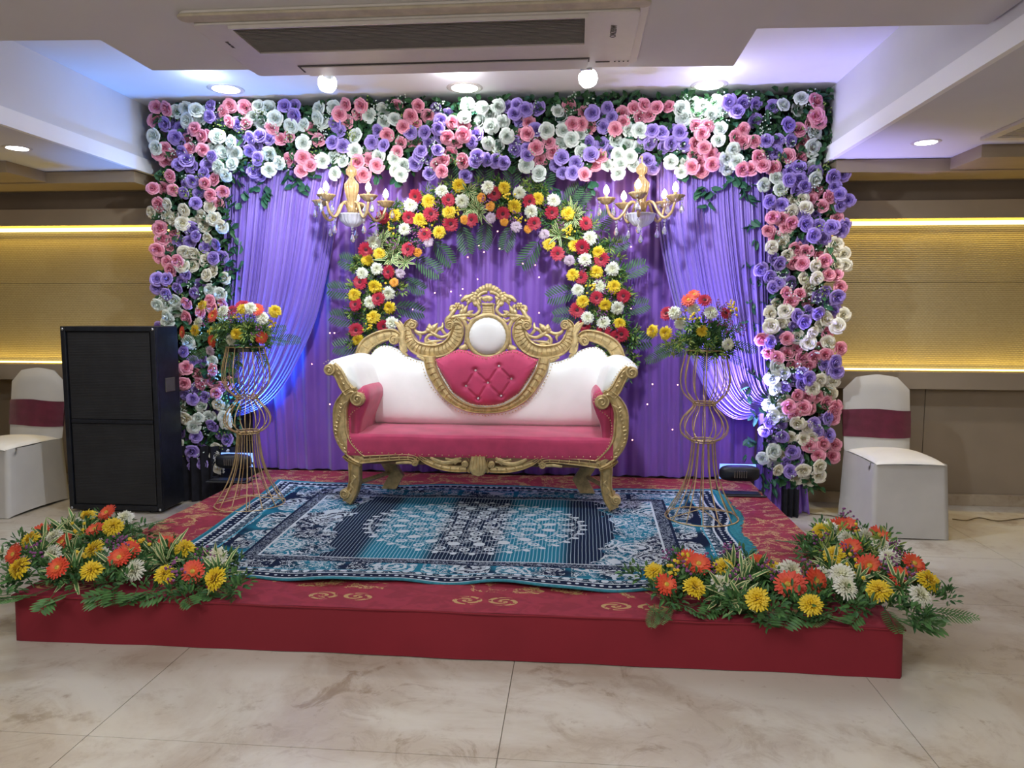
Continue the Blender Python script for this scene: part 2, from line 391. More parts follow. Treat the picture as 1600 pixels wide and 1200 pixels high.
# ---- second ceiling vent in the right bay
p = atz(1600, 203, ZB)
o = thing('ceiling_vent', 'grey slatted ceiling vent in the low ceiling at far right', 'vent', (p.x+.25, p.y, ZB))
t = MB()
for a in ((-.40, -.30, .40, -.24), (-.40, .10, .40, .16), (-.40, -.24, -.34, .10), (.34, -.24, .40, .10)): t.box((a[0], a[1], -.02), (a[2], a[3], 0))
t.build('frame', M['acwhite'], o, bevel=.003)
t = MB(); t.box((-.34, -.24, -.004), (.34, .10, -.001)); t.build('backing', M['acdark'], o)
t = MB(); t.box((-.34, 0, -.014), (.34, .012, -.008)); me = None
for k in range(10):
    if me is None: s = t.build('slat', M['acwhite'], o, loc=(0, -.23+k*.034, 0)); me = s.data
    else: link('slat', me, o, loc=(0, -.23+k*.034, 0))
# ================================================================= stage, carpet, rug
# red brocade with gold vines
m, nt, b = newmat('red_brocade'); M['brocade'] = m
v, x, y, z = coords(nt, 'World')
v2 = vec(nt, x*.8, y*1.0, 0)
a1 = noise(nt, v2, 4.2, 5, .62, 1.1); a2 = noise(nt, v2, 1.9, 3, .5, .4); a3 = noise(nt, v2, 14, 4, .6, .8)
a4 = noise(nt, v2, 7.5, 4, .6, 1.6)
vine = (a1-.5).abs().lt(.0085).max((a4-.5).abs().lt(.012)*(a1-.5).abs().lt(.06))
leafy = (a3-.5).abs().lt(.022)*(a1-.5).abs().lt(.035)
gold = (vine.max(leafy))*(a2-.5).abs().lt(.13)
inner = y.gt(3.02)
# repeated scroll motif along the front edge
cx = ((x+.12)/.62).frac()*.62-.31; ax = cx.abs()-.075; yy = y-2.925
rr = (ax*ax+yy*yy*3.2).sqrt(); th = yy.atan2(ax)
mot = ((rr*150+th*2).sin().gt(.1))*rr.lt(.075)*noise(nt, v2, 40, 3).gt(.42)
dam = noise(nt, v2, 16, 3, .5, 1.).ss(.42, .6)
base = mix(nt, dam*.55, (.30, .020, .045), (.19, .010, .026))
g = (gold*inner).max(mot*(y.lt(3.02)))
nt.links.new(mix(nt, g, base, (.46, .30, .12)), b.inputs['Base Color'])
b.inputs['Roughness'].default_value = .8; bump(nt, b, noise(nt, v2, 60, 3), .15, .003)
M['redcloth'] = simple('red_stage_cloth', (.215, .009, .022), .75, 0, .10, 1.6, .1, sheen=.05, kind='World')
SW, SY0, SY1, SZ = 1.83, 2.81, 5.36, .2
st = thing('stage_platform', 'low rectangular stage wrapped in plain red cloth', 'stage', (0, SY0, 0))
t = MB(); t.box((-SW+.02, .02, 0), (SW-.02, SY1-SY0, SZ-.006)); t.build('platform', M['dtan'], st)
def skirt_pt(u, v):
    # u runs along left side, front, right side
    L = [2.5, 2*SW, 2.5]; T = sum(L); d = u*T
    if d < L[0]: p = Vector((-SW, 2.5-d)); n = Vector((-1, 0))
    elif d < L[0]+L[1]: p = Vector((-SW+d-L[0], 0)); n = Vector((0, -1))
    else: p = Vector((SW, d-L[0]-L[1])); n = Vector((1, 0))
    w_ = (math.sin(d*3.1)+math.sin(d*7.3+1)+.6*math.sin(d*17+2))*.0028*(1-v)
    lo = .003+.002*math.sin(d*1.7)
    return (p.x+n.x*w_, p.y+n.y*w_, lo+(SZ-.004-lo)*v)
t = MB(); t.grid(skirt_pt, 300, 8); t.build('skirt_cloth', M['redcloth'], st, smooth=True, fix=False)
carpet = thing('brocade_carpet', 'red brocade carpet with gold vines covering the stage top', 'carpet', (0, SY0, SZ))
def cp(u, v):
    X = -SW+2*SW*u; Y = (SY1-SY0)*v
    e = min(u, 1-u)*2*SW; f_ = min(Y, 9)
    return (X, Y-(.004 if v == 0 else 0), .003*math.sin(X*5+Y*3)*math.sin(Y*4+X)*min(1, e*6)*min(1, f_*6)+.003)
t = MB(); t.grid(cp, 90, 60); t.build('cloth', M['brocade'], carpet, smooth=True, fix=False)
# rolled hem along the front
t = MB(); t.tube([(-SW+2*SW*i/60, -.003+.002*math.sin(i*.9), -.002+.0015*math.sin(i*.5)) for i in range(61)], .005, 6); t.build('hem', M['redcloth'], carpet, smooth=True)
# blue patterned rug
m, nt, b = newmat('rug_weave'); M['rug'] = m
uv = nt.nodes.new('ShaderNodeUVMap'); uv.uv_map = 'UVMap'; sp = nt.nodes.new('ShaderNodeSeparateXYZ'); nt.links.new(uv.outputs[0], sp.inputs[0])
x = N(nt, sp.outputs[0])*1.46-.0; y = N(nt, sp.outputs[1])*.93-.0          # UV runs -1..1
x = x._m('SUBTRACT', 0.); hx, hy = 1.46, .93
v = vec(nt, x, y)
TEAL, NAVY, WHITE, SKY, DTEAL = (.014, .17, .27), (.006, .014, .045), (.52, .60, .66), (.07, .33, .47), (.008, .06, .11)
dx = hx-x.abs(); dy = hy-y.abs(); d = dx.min(dy*1.35)
wx = noise(nt, v, 9, 2)*.10-.05
fv = vec(nt, x+wx, y+noise(nt, v, 7, 2)*.1)
f1 = noise(nt, fv, 15, 2, .5, 1.5); f2 = voro(nt, fv, 11, 'DISTANCE_TO_EDGE')
curl = ((f1*46).sin().gt(.38))*(noise(nt, v, 26, 2).gt(.46))
big = voro(nt, fv, 4.6); rings = ((big*44).sin().gt(.35))*big.lt(.55)
petals = voro(nt, fv, 34).lt(.24)
floral = curl.max(rings*.9).max(petals*.8)
# ground colour drifts teal / navy
ground = mix(nt, noise(nt, v, 2.6, 2).ss(.42, .56), TEAL, NAVY)
# field: vertical stripes with dark and teal bands
ax = x.abs()
band = (ax*9.6-.2).cos()*-.5+.5
stripe = ((x+noise(nt, v, 3, 2)*.012)*(2*PI/.019)).sin()
sg = mix(nt, band.ss(.3, .7), NAVY, TEAL)
sg = mix(nt, stripe.gt(.35)*.75, sg, mix(nt, band.ss(.2, .8), DTEAL, SKY))
sg = mix(nt, stripe.gt(.93)*.7, sg, WHITE)
# medallion of oval petals in rings
r = ((x/.56)*(x/.56)+(y/.46)*(y/.46)).sqrt(); th = y.atan2(x*.82)
med = None
for rad, cnt, sz, hole in ((.17, 6, .05, 1), (.36, 11, .062, 1), (.56, 15, .06, 1), (.76, 20, .055, 0), (.95, 26, .05, 1), (1.10, 40, .03, 0)):
    a = (th*(cnt/(2*PI))).frac()-.5
    da = a*(2*PI*rad/cnt); dr = (r-rad)*.8
    q = (da*da+dr*dr).sqrt()
    ov = q.lt(sz) if not hole else q.lt(sz)*q.gt(sz*.55).max(q.lt(sz*.25))
    med = ov if med is None else med.max(ov)
medn = ((f1*38).sin().gt(.7))*(noise(nt, v, 20, 2).gt(.52))*r.lt(1.1)*r.gt(.1)
ringl = ((r*31).sin().gt(.93))*r.lt(1.08)*noise(nt, v, 30, 2).gt(.45)
field = mix(nt, med.max(medn*.8).max(ringl*.7), sg, WHITE)
fmask = (ax+noise(nt, v, 5, 2)*.30+(y.abs()*.16)).gt(.94)
fcol = mix(nt, floral, ground, WHITE)
field = mix(nt, fmask, field, fcol)
# borders, outermost first
def dots(s, th_): return (voro(nt, vec(nt, x*s, y*s), 1., rnd=.25).lt(th_))
bz = [(0, TEAL), (.022, WHITE), (.034, None), (.10, WHITE), (.112, 'n2'), (.165, SKY), (.175, 'fl'), (.345, NAVY), (.36, 'n3'), (.425, WHITE), (.437, 'field')]
smallm = mix(nt, dots(26., .27), NAVY, WHITE); small2 = mix(nt, dots(17., .30).max(((f1*50).sin()).gt(.9)), mix(nt, .5, NAVY, DTEAL), WHITE)
small3 = mix(nt, ((noise(nt, v, 38, 2, .5, 1.)*30).sin().gt(.5))*.75, NAVY, (.35, .42, .50))
swag = ((x*(PI/.36)).cos()*(y*(PI/.36)).cos()).abs()
flb = mix(nt, (swag.gt(.12))*floral, ground, WHITE)
col = None
for d0, c in bz:
    c = {None: smallm, 'n2': small2, 'n3': small3, 'fl': flb, 'field': field}.get(c, c) if not isinstance(c, tuple) else c
    col = mix(nt, 1., c, c) if col is None else mix(nt, d.gt(d0), col, c)
nt.links.new(col, b.inputs['Base Color']); b.inputs['Roughness'].default_value = 1.; b.inputs['Specular IOR Level'].default_value = .15
bump(nt, b, noise(nt, v, 160, 2), .25, .003)
M['rugteal'] = simple('rug_teal_binding', (.03, .22, .30), .85, 0, .2, 60, .2)
rug = thing('patterned_rug', 'blue, teal and white patterned rug with oval medallion on the stage', 'rug', (.02, 4.0, SZ+.008))
RC = [(-1.42, -.925), (1.40, -.905), (1.48, .93), (-1.55, .90)]
def rugp(u, v, up=0):
    a = Vector(RC[0]).lerp(Vector(RC[1]), u); c = Vector(RC[3]).lerp(Vector(RC[2]), u); p = a.lerp(c, v)
    wav = max(0, 1-v*7); wav2 = max(0, 1-(1-v)*10); wr = max(0, 1-(1-u)*9)
    y = p.y+wav*(.022*math.sin(u*15+.5)+.012*math.sin(u*31+2))+wav2*.010*math.sin(u*17)
    x = p.x+wr*(.03*math.sin(v*9+1)+.012*math.sin(v*21))
    z = wav*(.011*(1+math.sin(u*21+1))+.004*math.sin(u*47))+wav2*.006*(1+math.sin(u*12+2))+.0035*(1+math.sin(u*30+v*9))*(v*.8+.2)+max(0, 1-u*9)*.004*(1+math.sin(v*14))
    return (x, y, z+up)
t = MB(); NU, NV = 150, 90
t.grid(rugp, NU, NV); me = t.mesh('rug', M['rug'], True)
ul = me.uv_layers.new(name='UVMap')
for lp in me.loops:
    i = lp.vertex_index; ul.data[lp.index].uv = ((i % (NU+1))/NU*2-1, (i//(NU+1))/NV*2-1)
o = link('pile', me, rug); md = o.modifiers.new('thickness', 'SOLIDIFY'); md.thickness = .006; md.offset = -1
t = MB()
t.tube([rugp(i/120, 0, -.001) for i in range(121)], .007, 6); t.tube([rugp(0, i/60, -.001) for i in range(61)], .006, 6); t.tube([rugp(i/100, 1, -.001) for i in range(101)], .006, 6)
t.build('binding', M['rugteal'], rug, smooth=True)
t = MB()
for i in range(260):
    v0 = i/260; p = Vector(rugp(1, v0)); L = .045+.02*R_.random(); dy = R_.uniform(-.012, .012)
    t.tube([p+Vector((-.01, 0, 0)), p+Vector((L*.6, dy*.5, -.004)), p+Vector((L, dy, -p.z+.001))], [.0055, .005, .002], 4)
t.build('fringe', M['rugteal'], rug, kind='stuff')
# ================================================================= backdrop cloth
def cloth_mat(name, c1, c2):
    m, nt, b = newmat(name); v, x, y, z = coords(nt, 'Object')
    n = noise(nt, v, 1.5, 3)
    nt.links.new(mix(nt, n.ss(.3, .7), c1, c2), b.inputs['Base Color']); b.inputs['Roughness'].default_value = .42
    b.inputs['Sheen Weight'].default_value = .4
    bump(nt, b, noise(nt, vec(nt, x*60, y*60, z*1.5), 1., 3), .25, .004); return m
M['violet'] = cloth_mat('violet_satin', (.19, .075, .46), (.25, .11, .53))
M['violet2'] = cloth_mat('lilac_satin', (.23, .14, .60), (.28, .18, .66))
CY = 5.42
bd = thing('violet_backdrop_curtain', 'wide pleated violet satin curtain hanging behind the sofa', 'curtain', (0, CY, SZ))
def pleat(x, k=0):
    return .022*math.sin(x*34+2.2*math.sin(x*2.3+k))+.014*math.sin(x*71+3*math.sin(x*3.7+k))+.008*math.sin(x*13+k)
def back(u, v):
    X = -1.95+3.9*u; return (X+.012*math.sin(v*5+X*6)*(1-v), pleat(X+.01*math.sin(v*4), 1)*(1-.25*v)-.01, .004+2.60*v)
t = MB(); t.grid(back, 560, 26); t.build('cloth', M['violet'], bd, smooth=True, fix=False)
t = MB(); t.tube([(-2.3, .03, 2.6), (2.2, .03, 2.6)], .02, 8); t.build('rod', M['black'], bd)
def swag(name, label, left_pts, right_pts, Y, folds, ph, mat, tail=None):
    L = spline([aty(a, b2, Y) for a, b2 in left_pts], 6); Rr = spline([aty(a, b2, Y) for a, b2 in right_pts], 6)
    def at_(P, v):
        k = v*(len(P)-1); i = min(int(k), len(P)-2); return P[i].lerp(P[i+1], k-i)
    o0 = at_(L, 0)
    root = thing(name, label, 'curtain', (o0.x, Y, o0.z), 'tied-back curtain swags')
    def fn(u, v):
        uu = u+.018*math.sin(u*23+ph)+.01*math.sin(v*5+u*9)*(1-abs(2*u-1))
        p = at_(L, v).lerp(at_(Rr, v), uu)
        wd = (at_(L, v)-at_(Rr, v)).length; am = .010+.018*min(1, wd/.8)
        p.y += am*(math.sin(folds*2*PI*u+ph+3.2*math.sin(u*5.3)+1.9*math.sin(u*12+v*2))*(.55+.35*math.sin(u*8+1))+.40*math.sin(folds*4.3*PI*u+ph*2+3*math.sin(u*7+v)))*(.6+.4*v)-.05-.06*math.sin(PI*v)*math.sin(PI*u)
        return p-Vector((o0.x, Y, o0.z))
    t = MB(); t.grid(fn, 260, 60); t.build('drape', mat, root, smooth=True, fix=False)
    return root, at_(L, 1), at_(Rr, 1)
lsw, l1, l2 = swag('curtain_swag', 'lilac curtain swag gathered towards the left rose column',
    [(350, 255), (352, 360), (352, 470), (350, 560), (340, 610)], [(550, 255), (536, 330), (521, 420), (503, 495), (481, 548), (455, 596), (425, 629), (385, 648), (340, 655)], 5.30, 21, .6, M['violet2'])
rsw, r1, r2 = swag('curtain_swag', 'lilac curtain swag gathered towards the right rose column',
    [(1022, 255), (1023, 340), (1031, 400), (1046, 468), (1068, 545), (1089, 592), (1112, 632), (1150, 655), (1200, 640)], [(1215, 255), (1214, 360), (1210, 460), (1206, 560), (1200, 615)], 5.30, 21, 2.1, M['violet2'])
for root, a, b2, s in ((lsw, l1, l2, 1), (rsw, r1, r2, -1)):
    c = (a+b2)/2-Vector(root.location)
    def tail(u, v):
        X = (u-.5)*(.14+.16*v)-s*.06*v
        return (c.x+X, c.y-.04+.016*math.sin(u*26+v)+.008*math.sin(u*51), c.z-.02-v*(c.z+root.location.z-.02-(.0 if abs(c.x+root.location.x) > 1.75 else SZ)))
    t = MB(); t.grid(tail, 60, 20); t.build('tail', M['violet2'], root, smooth=True, fix=False)
    t = MB(); t.lathe([(.035, -.05), (.05, -.02), (.05, .02), (.035, .05)], 12, (c.x-s*.03, c.y-.03, c.z)); t.build('tie_band', M['violet'], root, smooth=True)
# fairy lights
fl = thing('fairy_lights', 'string of tiny warm pink fairy lights on the violet curtain', 'string lights', (0, 5.34, 2.2))
FP = [(706,415),(725,452),(733,403),(748,437),(682,458),(707,456),(722,462),(750,385),(758,395),(779,363),(818,413),(837,415),(843,434),(782,390),(832,411),(648,484),(527,520),(1018,599),(987,685),(1057,600),(1049,669),(985,482),(494,350),(520,520),(492,568),(985,387),(843,489),(1010,630),(520,630),(1090,462)]
FPt = sorted([aty(a, b2, 5.36)-Vector((0, 5.34, 2.2)) for a, b2 in FP], key=lambda p: p.x)
t = MB(); t.ball((0, 0, 0), .0048, 6, 4); me = None
for p in FPt:
    p.y = -.045
    if me is None: o = t.build('bulb', M['fairy'], fl, smooth=True, loc=p); me = o.data
    else: link('bulb', me, fl, loc=p)
t = MB()
pts = []
for a, b2 in zip(FPt, FPt[1:]):
    if (a-b2).length < .7: t.tube([a, (a+b2)/2+Vector((0, 0, -.03)), b2], .0012, 3, caps=False)
t.build('wire', M['violet'], fl, kind='stuff')
# ================================================================= flowers
def petal_mat(name, c, tipc=None, rough=.55, rose=False):
    m, nt, b = newmat(name); v, x, y, z = coords(nt, 'Object')
    r = (x*x+y*y).sqrt()
    n = noise(nt, v, 35, 2)
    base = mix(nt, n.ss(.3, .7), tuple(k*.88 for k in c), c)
    if rose:                                                      # petals deepen towards their base: darker hearts plus painted-in crevice shade
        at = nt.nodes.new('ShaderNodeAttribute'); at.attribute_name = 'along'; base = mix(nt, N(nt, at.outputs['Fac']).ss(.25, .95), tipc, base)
    elif tipc: base = mix(nt, r.ss(.0, .045), tipc, base)
    nt.links.new(base, b.inputs['Base Color']); b.inputs['Roughness'].default_value = rough
    b.inputs['Subsurface Weight'].default_value = 0; b.inputs['Sheen Weight'].default_value = .1
    return m
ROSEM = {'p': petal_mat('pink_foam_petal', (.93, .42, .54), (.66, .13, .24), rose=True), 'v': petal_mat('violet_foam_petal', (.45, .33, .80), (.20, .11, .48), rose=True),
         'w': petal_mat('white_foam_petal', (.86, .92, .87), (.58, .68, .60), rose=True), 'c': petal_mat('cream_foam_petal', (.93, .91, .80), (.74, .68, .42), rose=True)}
def rose_mesh(name, mat, seed):
    R2 = random.Random(seed); t = MB()
    # tight rolled heart, then cupped pointed petals whose rims read as a spiral
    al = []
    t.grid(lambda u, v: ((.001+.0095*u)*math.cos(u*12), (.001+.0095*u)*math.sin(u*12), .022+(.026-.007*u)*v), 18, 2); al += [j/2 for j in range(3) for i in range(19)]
    for ring, (n, r1, h, wide, curl) in enumerate(((3, .017, .044, 1.25, .003), (3, .0265, .039, 1.15, .005), (5, .037, .031, 1.15, .008), (5, .050, .017, 1.12, .011))):
        a0 = R2.random()*6
        for k in range(n):
            a = a0+2*PI*k/n+R2.uniform(-.15, .15); wd = PI/n*wide; hh = h*R2.uniform(.90, 1.08); rr = r1*R2.uniform(.92, 1.08); tw = R2.uniform(.0015, .005)
            def fn(u, v, a=a, wd=wd, hh=hh, rr=rr, cu=curl, tw=tw):
                s = (u-.5)*2; q = a+s*wd*(.30+.70*min(1, v*1.5))*(1-.35*max(0, v-.75)*4*abs(s)*.6)
                r = .005+(rr-.005)*min(1, v*1.35)**.7+cu*max(0, v-.7)*3.3+tw*s-.006*s*s*(1-v)
                z = hh*(v**1.5)*(1-.22*s*s)-cu*.9*max(0, v-.8)*5
                return (r*math.cos(q), r*math.sin(q), z)
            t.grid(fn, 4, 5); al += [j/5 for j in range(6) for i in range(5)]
    # calyx base
    t.lathe([(.001, -.004), (.014, 0), (.020, .008)], 6)
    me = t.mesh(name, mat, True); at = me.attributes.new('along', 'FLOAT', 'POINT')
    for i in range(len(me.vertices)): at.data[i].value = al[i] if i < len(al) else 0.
    return me
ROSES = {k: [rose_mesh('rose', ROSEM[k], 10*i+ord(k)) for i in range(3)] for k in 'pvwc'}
def leaf_geo(t, p, d, up, L, W, mi=0, fold=.25, droop=.2):
    d = Vector(d).normalized(); s = d.cross(Vector(up)); s = s.normalized() if s.length > 1e-4 else Vector((1, 0, 0)); n = s.cross(d)
    p = Vector(p); q = lambda a, b2, c: p+d*(a*L)+s*(b2*W)+n*(c*W)-Vector((0, 0, droop*L*a*a))
    t.add([q(0, 0, 0), q(.3, -.5, fold), q(.3, 0, 0), q(.3, .5, fold), q(.7, -.42, fold), q(.7, 0, 0), q(.7, .42, fold), q(1, 0, .1)],
          [(0, 2, 1), (0, 3, 2), (1, 2, 5, 4), (2, 3, 6, 5), (4, 5, 7), (5, 6, 7)], mi)
def facing(d, spin): return (Vector(d).to_track_quat('Z', 'Y') @ Euler((0, 0, spin)).to_quaternion()).to_euler()
# ---- rose garlands: (region origin, scale, colour lists), read off the photograph
RG = [((230,150,5.926), dict(
p="80,100 180,120 75,230 770,90 905,105 710,150 765,235 915,255 1155,290 1260,235 1525,300 440,310 510,375 560,370 395,485 515,500 370,410 165,485 110,540 235,550 170,610 1235,400 1310,380 1320,590 1440,570 1530,600 1510,645 1425,695 215,745 55,855 150,850 240,870 535,810 625,775 1590,410",
v="590,95 580,190 675,220 1270,95 1365,95 1365,180 165,260 240,250 310,295 265,385 310,420 780,350 840,265 960,390 870,410 1045,370 1130,400 1010,480 950,510 1030,580 600,560 330,530 360,590 410,655 560,640 290,640 530,715 370,800 990,700 1050,730",
w="270,145 355,110 455,130 490,215 1030,95 1130,115 990,190 1185,210 1335,280 1450,270 650,375 630,490 710,520 815,535 1445,435 1130,540 690,600 790,630 1225,620 1130,685 660,660 730,735 60,370 80,480 370,230 1060,250 780,430 1590,120 1580,210")),
((500,150,5.926), dict(
w="20,120 130,110 20,240 455,180 590,130 690,215 590,240 330,370 320,510 440,520 215,605 545,560 690,580 780,640 700,690 750,730 140,720 20,600 1370,90 1340,195 1500,110 1580,170 1480,240 1590,280 1560,440 130,560",
p="240,80 350,170 250,240 180,170 380,90 710,90 910,90 840,185 1000,185 880,260 770,285 1225,245 1330,290 620,360 750,430 870,430 715,520 1180,385 1265,425 1330,360 40,510 350,610 450,590 525,645 310,660 400,730 1210,540 1140,595 1325,605 1130,700 20,400 1090,640 1580,700",
v="140,260 185,330 535,320 115,430 210,465 480,430 590,460 835,340 970,340 1080,120 1180,175 1120,230 1090,300 1125,380 1005,430 935,510 1090,500 1455,360 1410,430 1000,580 880,630 1010,720 1460,560 1430,610 1350,740 1550,590 920,560")),
((770,150,5.926), dict(
w="50,100 95,240 130,370 50,470 600,140 650,195 500,320 650,320 815,360 630,440 730,400 820,510 1140,410 1245,450 1355,470 1160,545 1260,310 1180,630 1300,640 1060,640 430,720 310,640 1160,720 1360,320 1270,560",
v="225,90 305,120 200,165 420,115 510,160 250,230 1065,110 1025,285 920,160 1000,190 1100,200 205,500 320,550 400,310 100,620 320,490 590,640 640,570 770,620 890,430 1010,445 1085,515 910,545 650,710 1455,440 1560,340 1400,370 1475,320 1430,600 1480,665 1580,470 30,600 740,710 140,100 210,430",
p="705,95 840,150 330,240 255,370 320,350 410,365 740,260 900,285 820,260 400,480 555,520 440,590 520,430 1305,110 1400,85 1515,110 1365,185 1200,160 1210,240 1135,305 1525,250 1445,175 860,590 950,640 850,725 1000,560")),
((1040,150,5.333), dict(
w="130,105 225,75 310,80 410,50 485,120 150,180 380,150 455,270 440,370 980,75 1130,20 1100,110 565,440 510,520 595,550 510,600 1360,330 1275,300 1285,440 1375,420 1245,580 1245,690 920,680 820,740 45,550 160,560 130,630 960,770 260,140",
p="25,90 255,245 340,255 305,310 250,400 320,430 235,490 380,490 290,545 390,570 300,625 650,280 800,290 590,345 645,380 745,380 690,465 775,510 640,610 710,605 810,580 900,600 1250,40 1365,105 1255,165 1365,215 1205,230 1110,285 1145,390 1215,430 1020,500 1125,510 1265,780 220,590",
v="525,50 645,65 595,130 745,205 750,70 835,70 890,90 600,165 1020,245 840,375 1045,370 940,370 885,300 870,470 920,470 1040,630 1105,600 1115,690 1160,750 120,300 50,300 45,395 150,410 1030,700 1400,670 1470,650 1410,760 1340,640")),
((230,280,5.0), dict(
p="450,40 540,20 495,125 590,100 90,195 100,385 120,465 190,530 80,550 100,610 155,645 185,710 240,645 210,440 555,190 310,970 310,1080 490,950 420,1040 510,1010 590,970",
v="310,40 290,110 400,110 380,190 350,390 380,445 330,490 455,530 540,510 245,480 520,620 580,610 300,745 80,780 155,780 235,850 270,800 410,830 75,850 150,895 370,890 100,1160 350,15",
c="160,195 290,240 160,285 35,260 275,345 425,295 490,215 370,350 450,370 585,370 475,465 370,580 460,630 360,680 270,675 520,715 465,750 610,775 210,310 300,570 520,310",
w="495,870 575,900 80,980 215,950 150,970 160,1070 215,1020 590,1000 590,1060")),
((230,500,4.615), dict(
v="90,70 265,230 330,300 400,300 95,480 160,485 180,520 280,540 365,500 330,570 415,555 130,750 165,820 245,810 350,840 260,890 325,950 400,930 325,995 410,960 400,1040 300,1090 340,1060 530,830 470,760 120,530 580,860",
p="240,360 280,345 180,440 265,460 365,390 385,460 475,360 465,440 590,460 500,530 540,480 205,370",
w="190,140 300,160 470,300 390,620 370,710 310,190 560,640 560,700 335,770 450,700 150,10 570,740",
c="150,315 110,385 125,605 235,570 255,640 195,690 275,710 515,610 175,950 240,940 210,1010 175,1100 500,930 500,980 590,975 515,1060 215,890 160,1080")),
((1170,280,4.618), dict(
c="210,70 330,155 385,145 305,235 410,210 585,525 625,470 685,540 695,620 635,620 480,620 395,715 490,715 430,785 245,460 165,490 265,385 155,970 200,905 265,950 240,1035 160,1060 460,1105 510,1060 350,1140 555,1005 680,980 640,1060 570,1175 430,1180 280,550",
p="505,85 450,145 575,130 530,195 635,280 175,275 245,290 310,315 265,345 145,370 195,425 415,520 335,505 385,610 325,595 550,590 575,690 630,690 660,780 270,820 370,830 305,880 420,880 275,1150 500,550 560,1100",
v="345,80 240,185 215,120 150,160 390,260 480,250 410,325 505,335 600,350 660,370 470,405 540,430 380,450 620,60 655,110 720,155 660,190 175,570 220,610 85,650 150,700 245,690 215,750 300,750 175,780 545,820 490,850 640,850 550,890 350,985 430,950 500,970 400,1030 320,1060 610,950 190,1110 155,1175 690,330")),
((1170,520,4.618), dict(
w="165,325 190,400 200,235 140,520 225,560 175,605 195,460 250,600 250,290 180,855 100,905 185,945",
c="350,30 570,65 440,80 515,340 605,350 590,440 460,400 355,650 430,680 305,755 395,765 240,880 510,965 430,1070 345,1050 505,1030 395,990 260,490 455,760 570,320 210,990",
p="350,110 275,150 140,145 205,180 380,180 475,175 555,160 510,105 660,115 325,235 435,240 350,450 425,460 490,460 560,500 290,535 395,540 440,545 330,585 625,530 605,620 535,800 620,810 500,885 600,890 435,810 615,570 90,45",
v="155,75 380,300 315,330 435,330 260,395 600,260 550,230 620,215 540,640 470,660 575,740 490,710 120,710 190,710 240,750 165,780 235,660 140,645 315,860 345,920 270,940 300,1000 570,610 380,370 630,280 210,30"))]
allr = []
for (ox, oy, s), dct in RG:
    for c, txt in dct.items():
        for q in txt.split():
            a, b2 = q.split(','); px, py = ox+float(a)/s, oy+float(b2)/s
            if all((px-e[0])**2+(py-e[1])**2 > 49 for e in allr): allr.append((px, py, c))
GY = 5.17
def garland(name, label, sel, box3, inner):
    x0, x1, z0, z1 = box3
    root = thing(name, label, 'flower garland', ((x0+x1)/2, GY, z0), 'artificial rose garlands of the stage frame'); o0 = Vector(root.location)
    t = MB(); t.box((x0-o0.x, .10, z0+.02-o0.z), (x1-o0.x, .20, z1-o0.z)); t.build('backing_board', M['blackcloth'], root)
    n = 0; extra = []
    for px, py, c in sel:
        up = max(0, min(1, (470-py)/300))
        p = aty(px, py, GY-R_.uniform(-.03, .06)); 
        d = Vector((R_.uniform(-.45, .45), -1, R_.uniform(-.45, .25)))
        if n >= 298: break
        n += 1
        if p.z > 2.36 and p.x > 2.16: p.x = 2.16-R_.random()*.03
        sc_ = R_.uniform(.74, .94)*(1.05 if c in 'wc' else 1.0)
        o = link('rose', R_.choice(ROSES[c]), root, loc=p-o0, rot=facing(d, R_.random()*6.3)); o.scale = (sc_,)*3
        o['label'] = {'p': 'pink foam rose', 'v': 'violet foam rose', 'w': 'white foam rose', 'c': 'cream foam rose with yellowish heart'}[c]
    # dense dark foliage between the roses, baby's breath sprigs
    t = MB()
    pts = [(px, py) for px, py, c in sel]
    A = (x1-x0)*(z1-z0)
    for i in range(int(A*1500)):
        X = R_.uniform(x0-.02, x1+.02); Z = R_.uniform(z0, z1)
        d = Vector((R_.uniform(-1, 1), -R_.uniform(.2, 1), R_.uniform(-1, 1)))
        leaf_geo(t, (X-o0.x, R_.uniform(.0, .10), Z-o0.z), d, (R_.uniform(-.3, .3), -1, .3), R_.uniform(.05, .085), R_.uniform(.025, .04), mi=0 if R_.random() < .8 else 1)
    t.build('foliage', [M['green'], M['ivy']], root, kind='stuff', fix=False)
    t = MB()
    for i in range(int(A*42)):
        X = R_.uniform(x0, x1)-o0.x; Z = R_.uniform(z0, z1)-o0.z; mi = R_.choice((0, 0, 1))
        for k in range(7):
            e = Vector((R_.uniform(-.035, .035), -.05+R_.uniform(-.02, .01), R_.uniform(-.035, .035)))
            t.tube([(X, 0.02, Z), Vector((X, 0, Z))+e], .0009, 3, mi=2, caps=False)
            t.ball(Vector((X, 0, Z))+e, .0055, 5, 3, mi=mi)
    t.build('filler_blossom', [ROSEM['w'], M['lime'], M['green']], root, kind='stuff')
    # trailing leaves on the curtain side
    t = MB(); leaf_geo(t, (0, 0, 0), (0, 0, 1), (0, -1, 0), .085, .055, fold=.12, droop=0); me = None
    for px, py in inner:
        for k in range(5):
            p = aty(px+R_.uniform(-9, 9), py+R_.uniform(-9, 9), GY+.05)-o0; rot = facing((R_.uniform(-1, 1), -.25, -R_.uniform(.1, 1)), 0)
            if me is None: o = t.build('leaf', M['ivy'], root, fix=False, loc=p, rot=rot); me = o.data
            else: o = link('leaf', me, root, loc=p, rot=rot)
            o.rotation_euler.rotate_axis('Z', R_.uniform(-1, 1)); s = R_.uniform(.6, 1.1); o.scale = (s,)*3
    return root
cA = aty(238, 300, GY).x; cB = aty(366, 500, GY).x; cC = aty(1185, 500, GY).x; cD = aty(1325, 400, GY).x
zt = 2.905
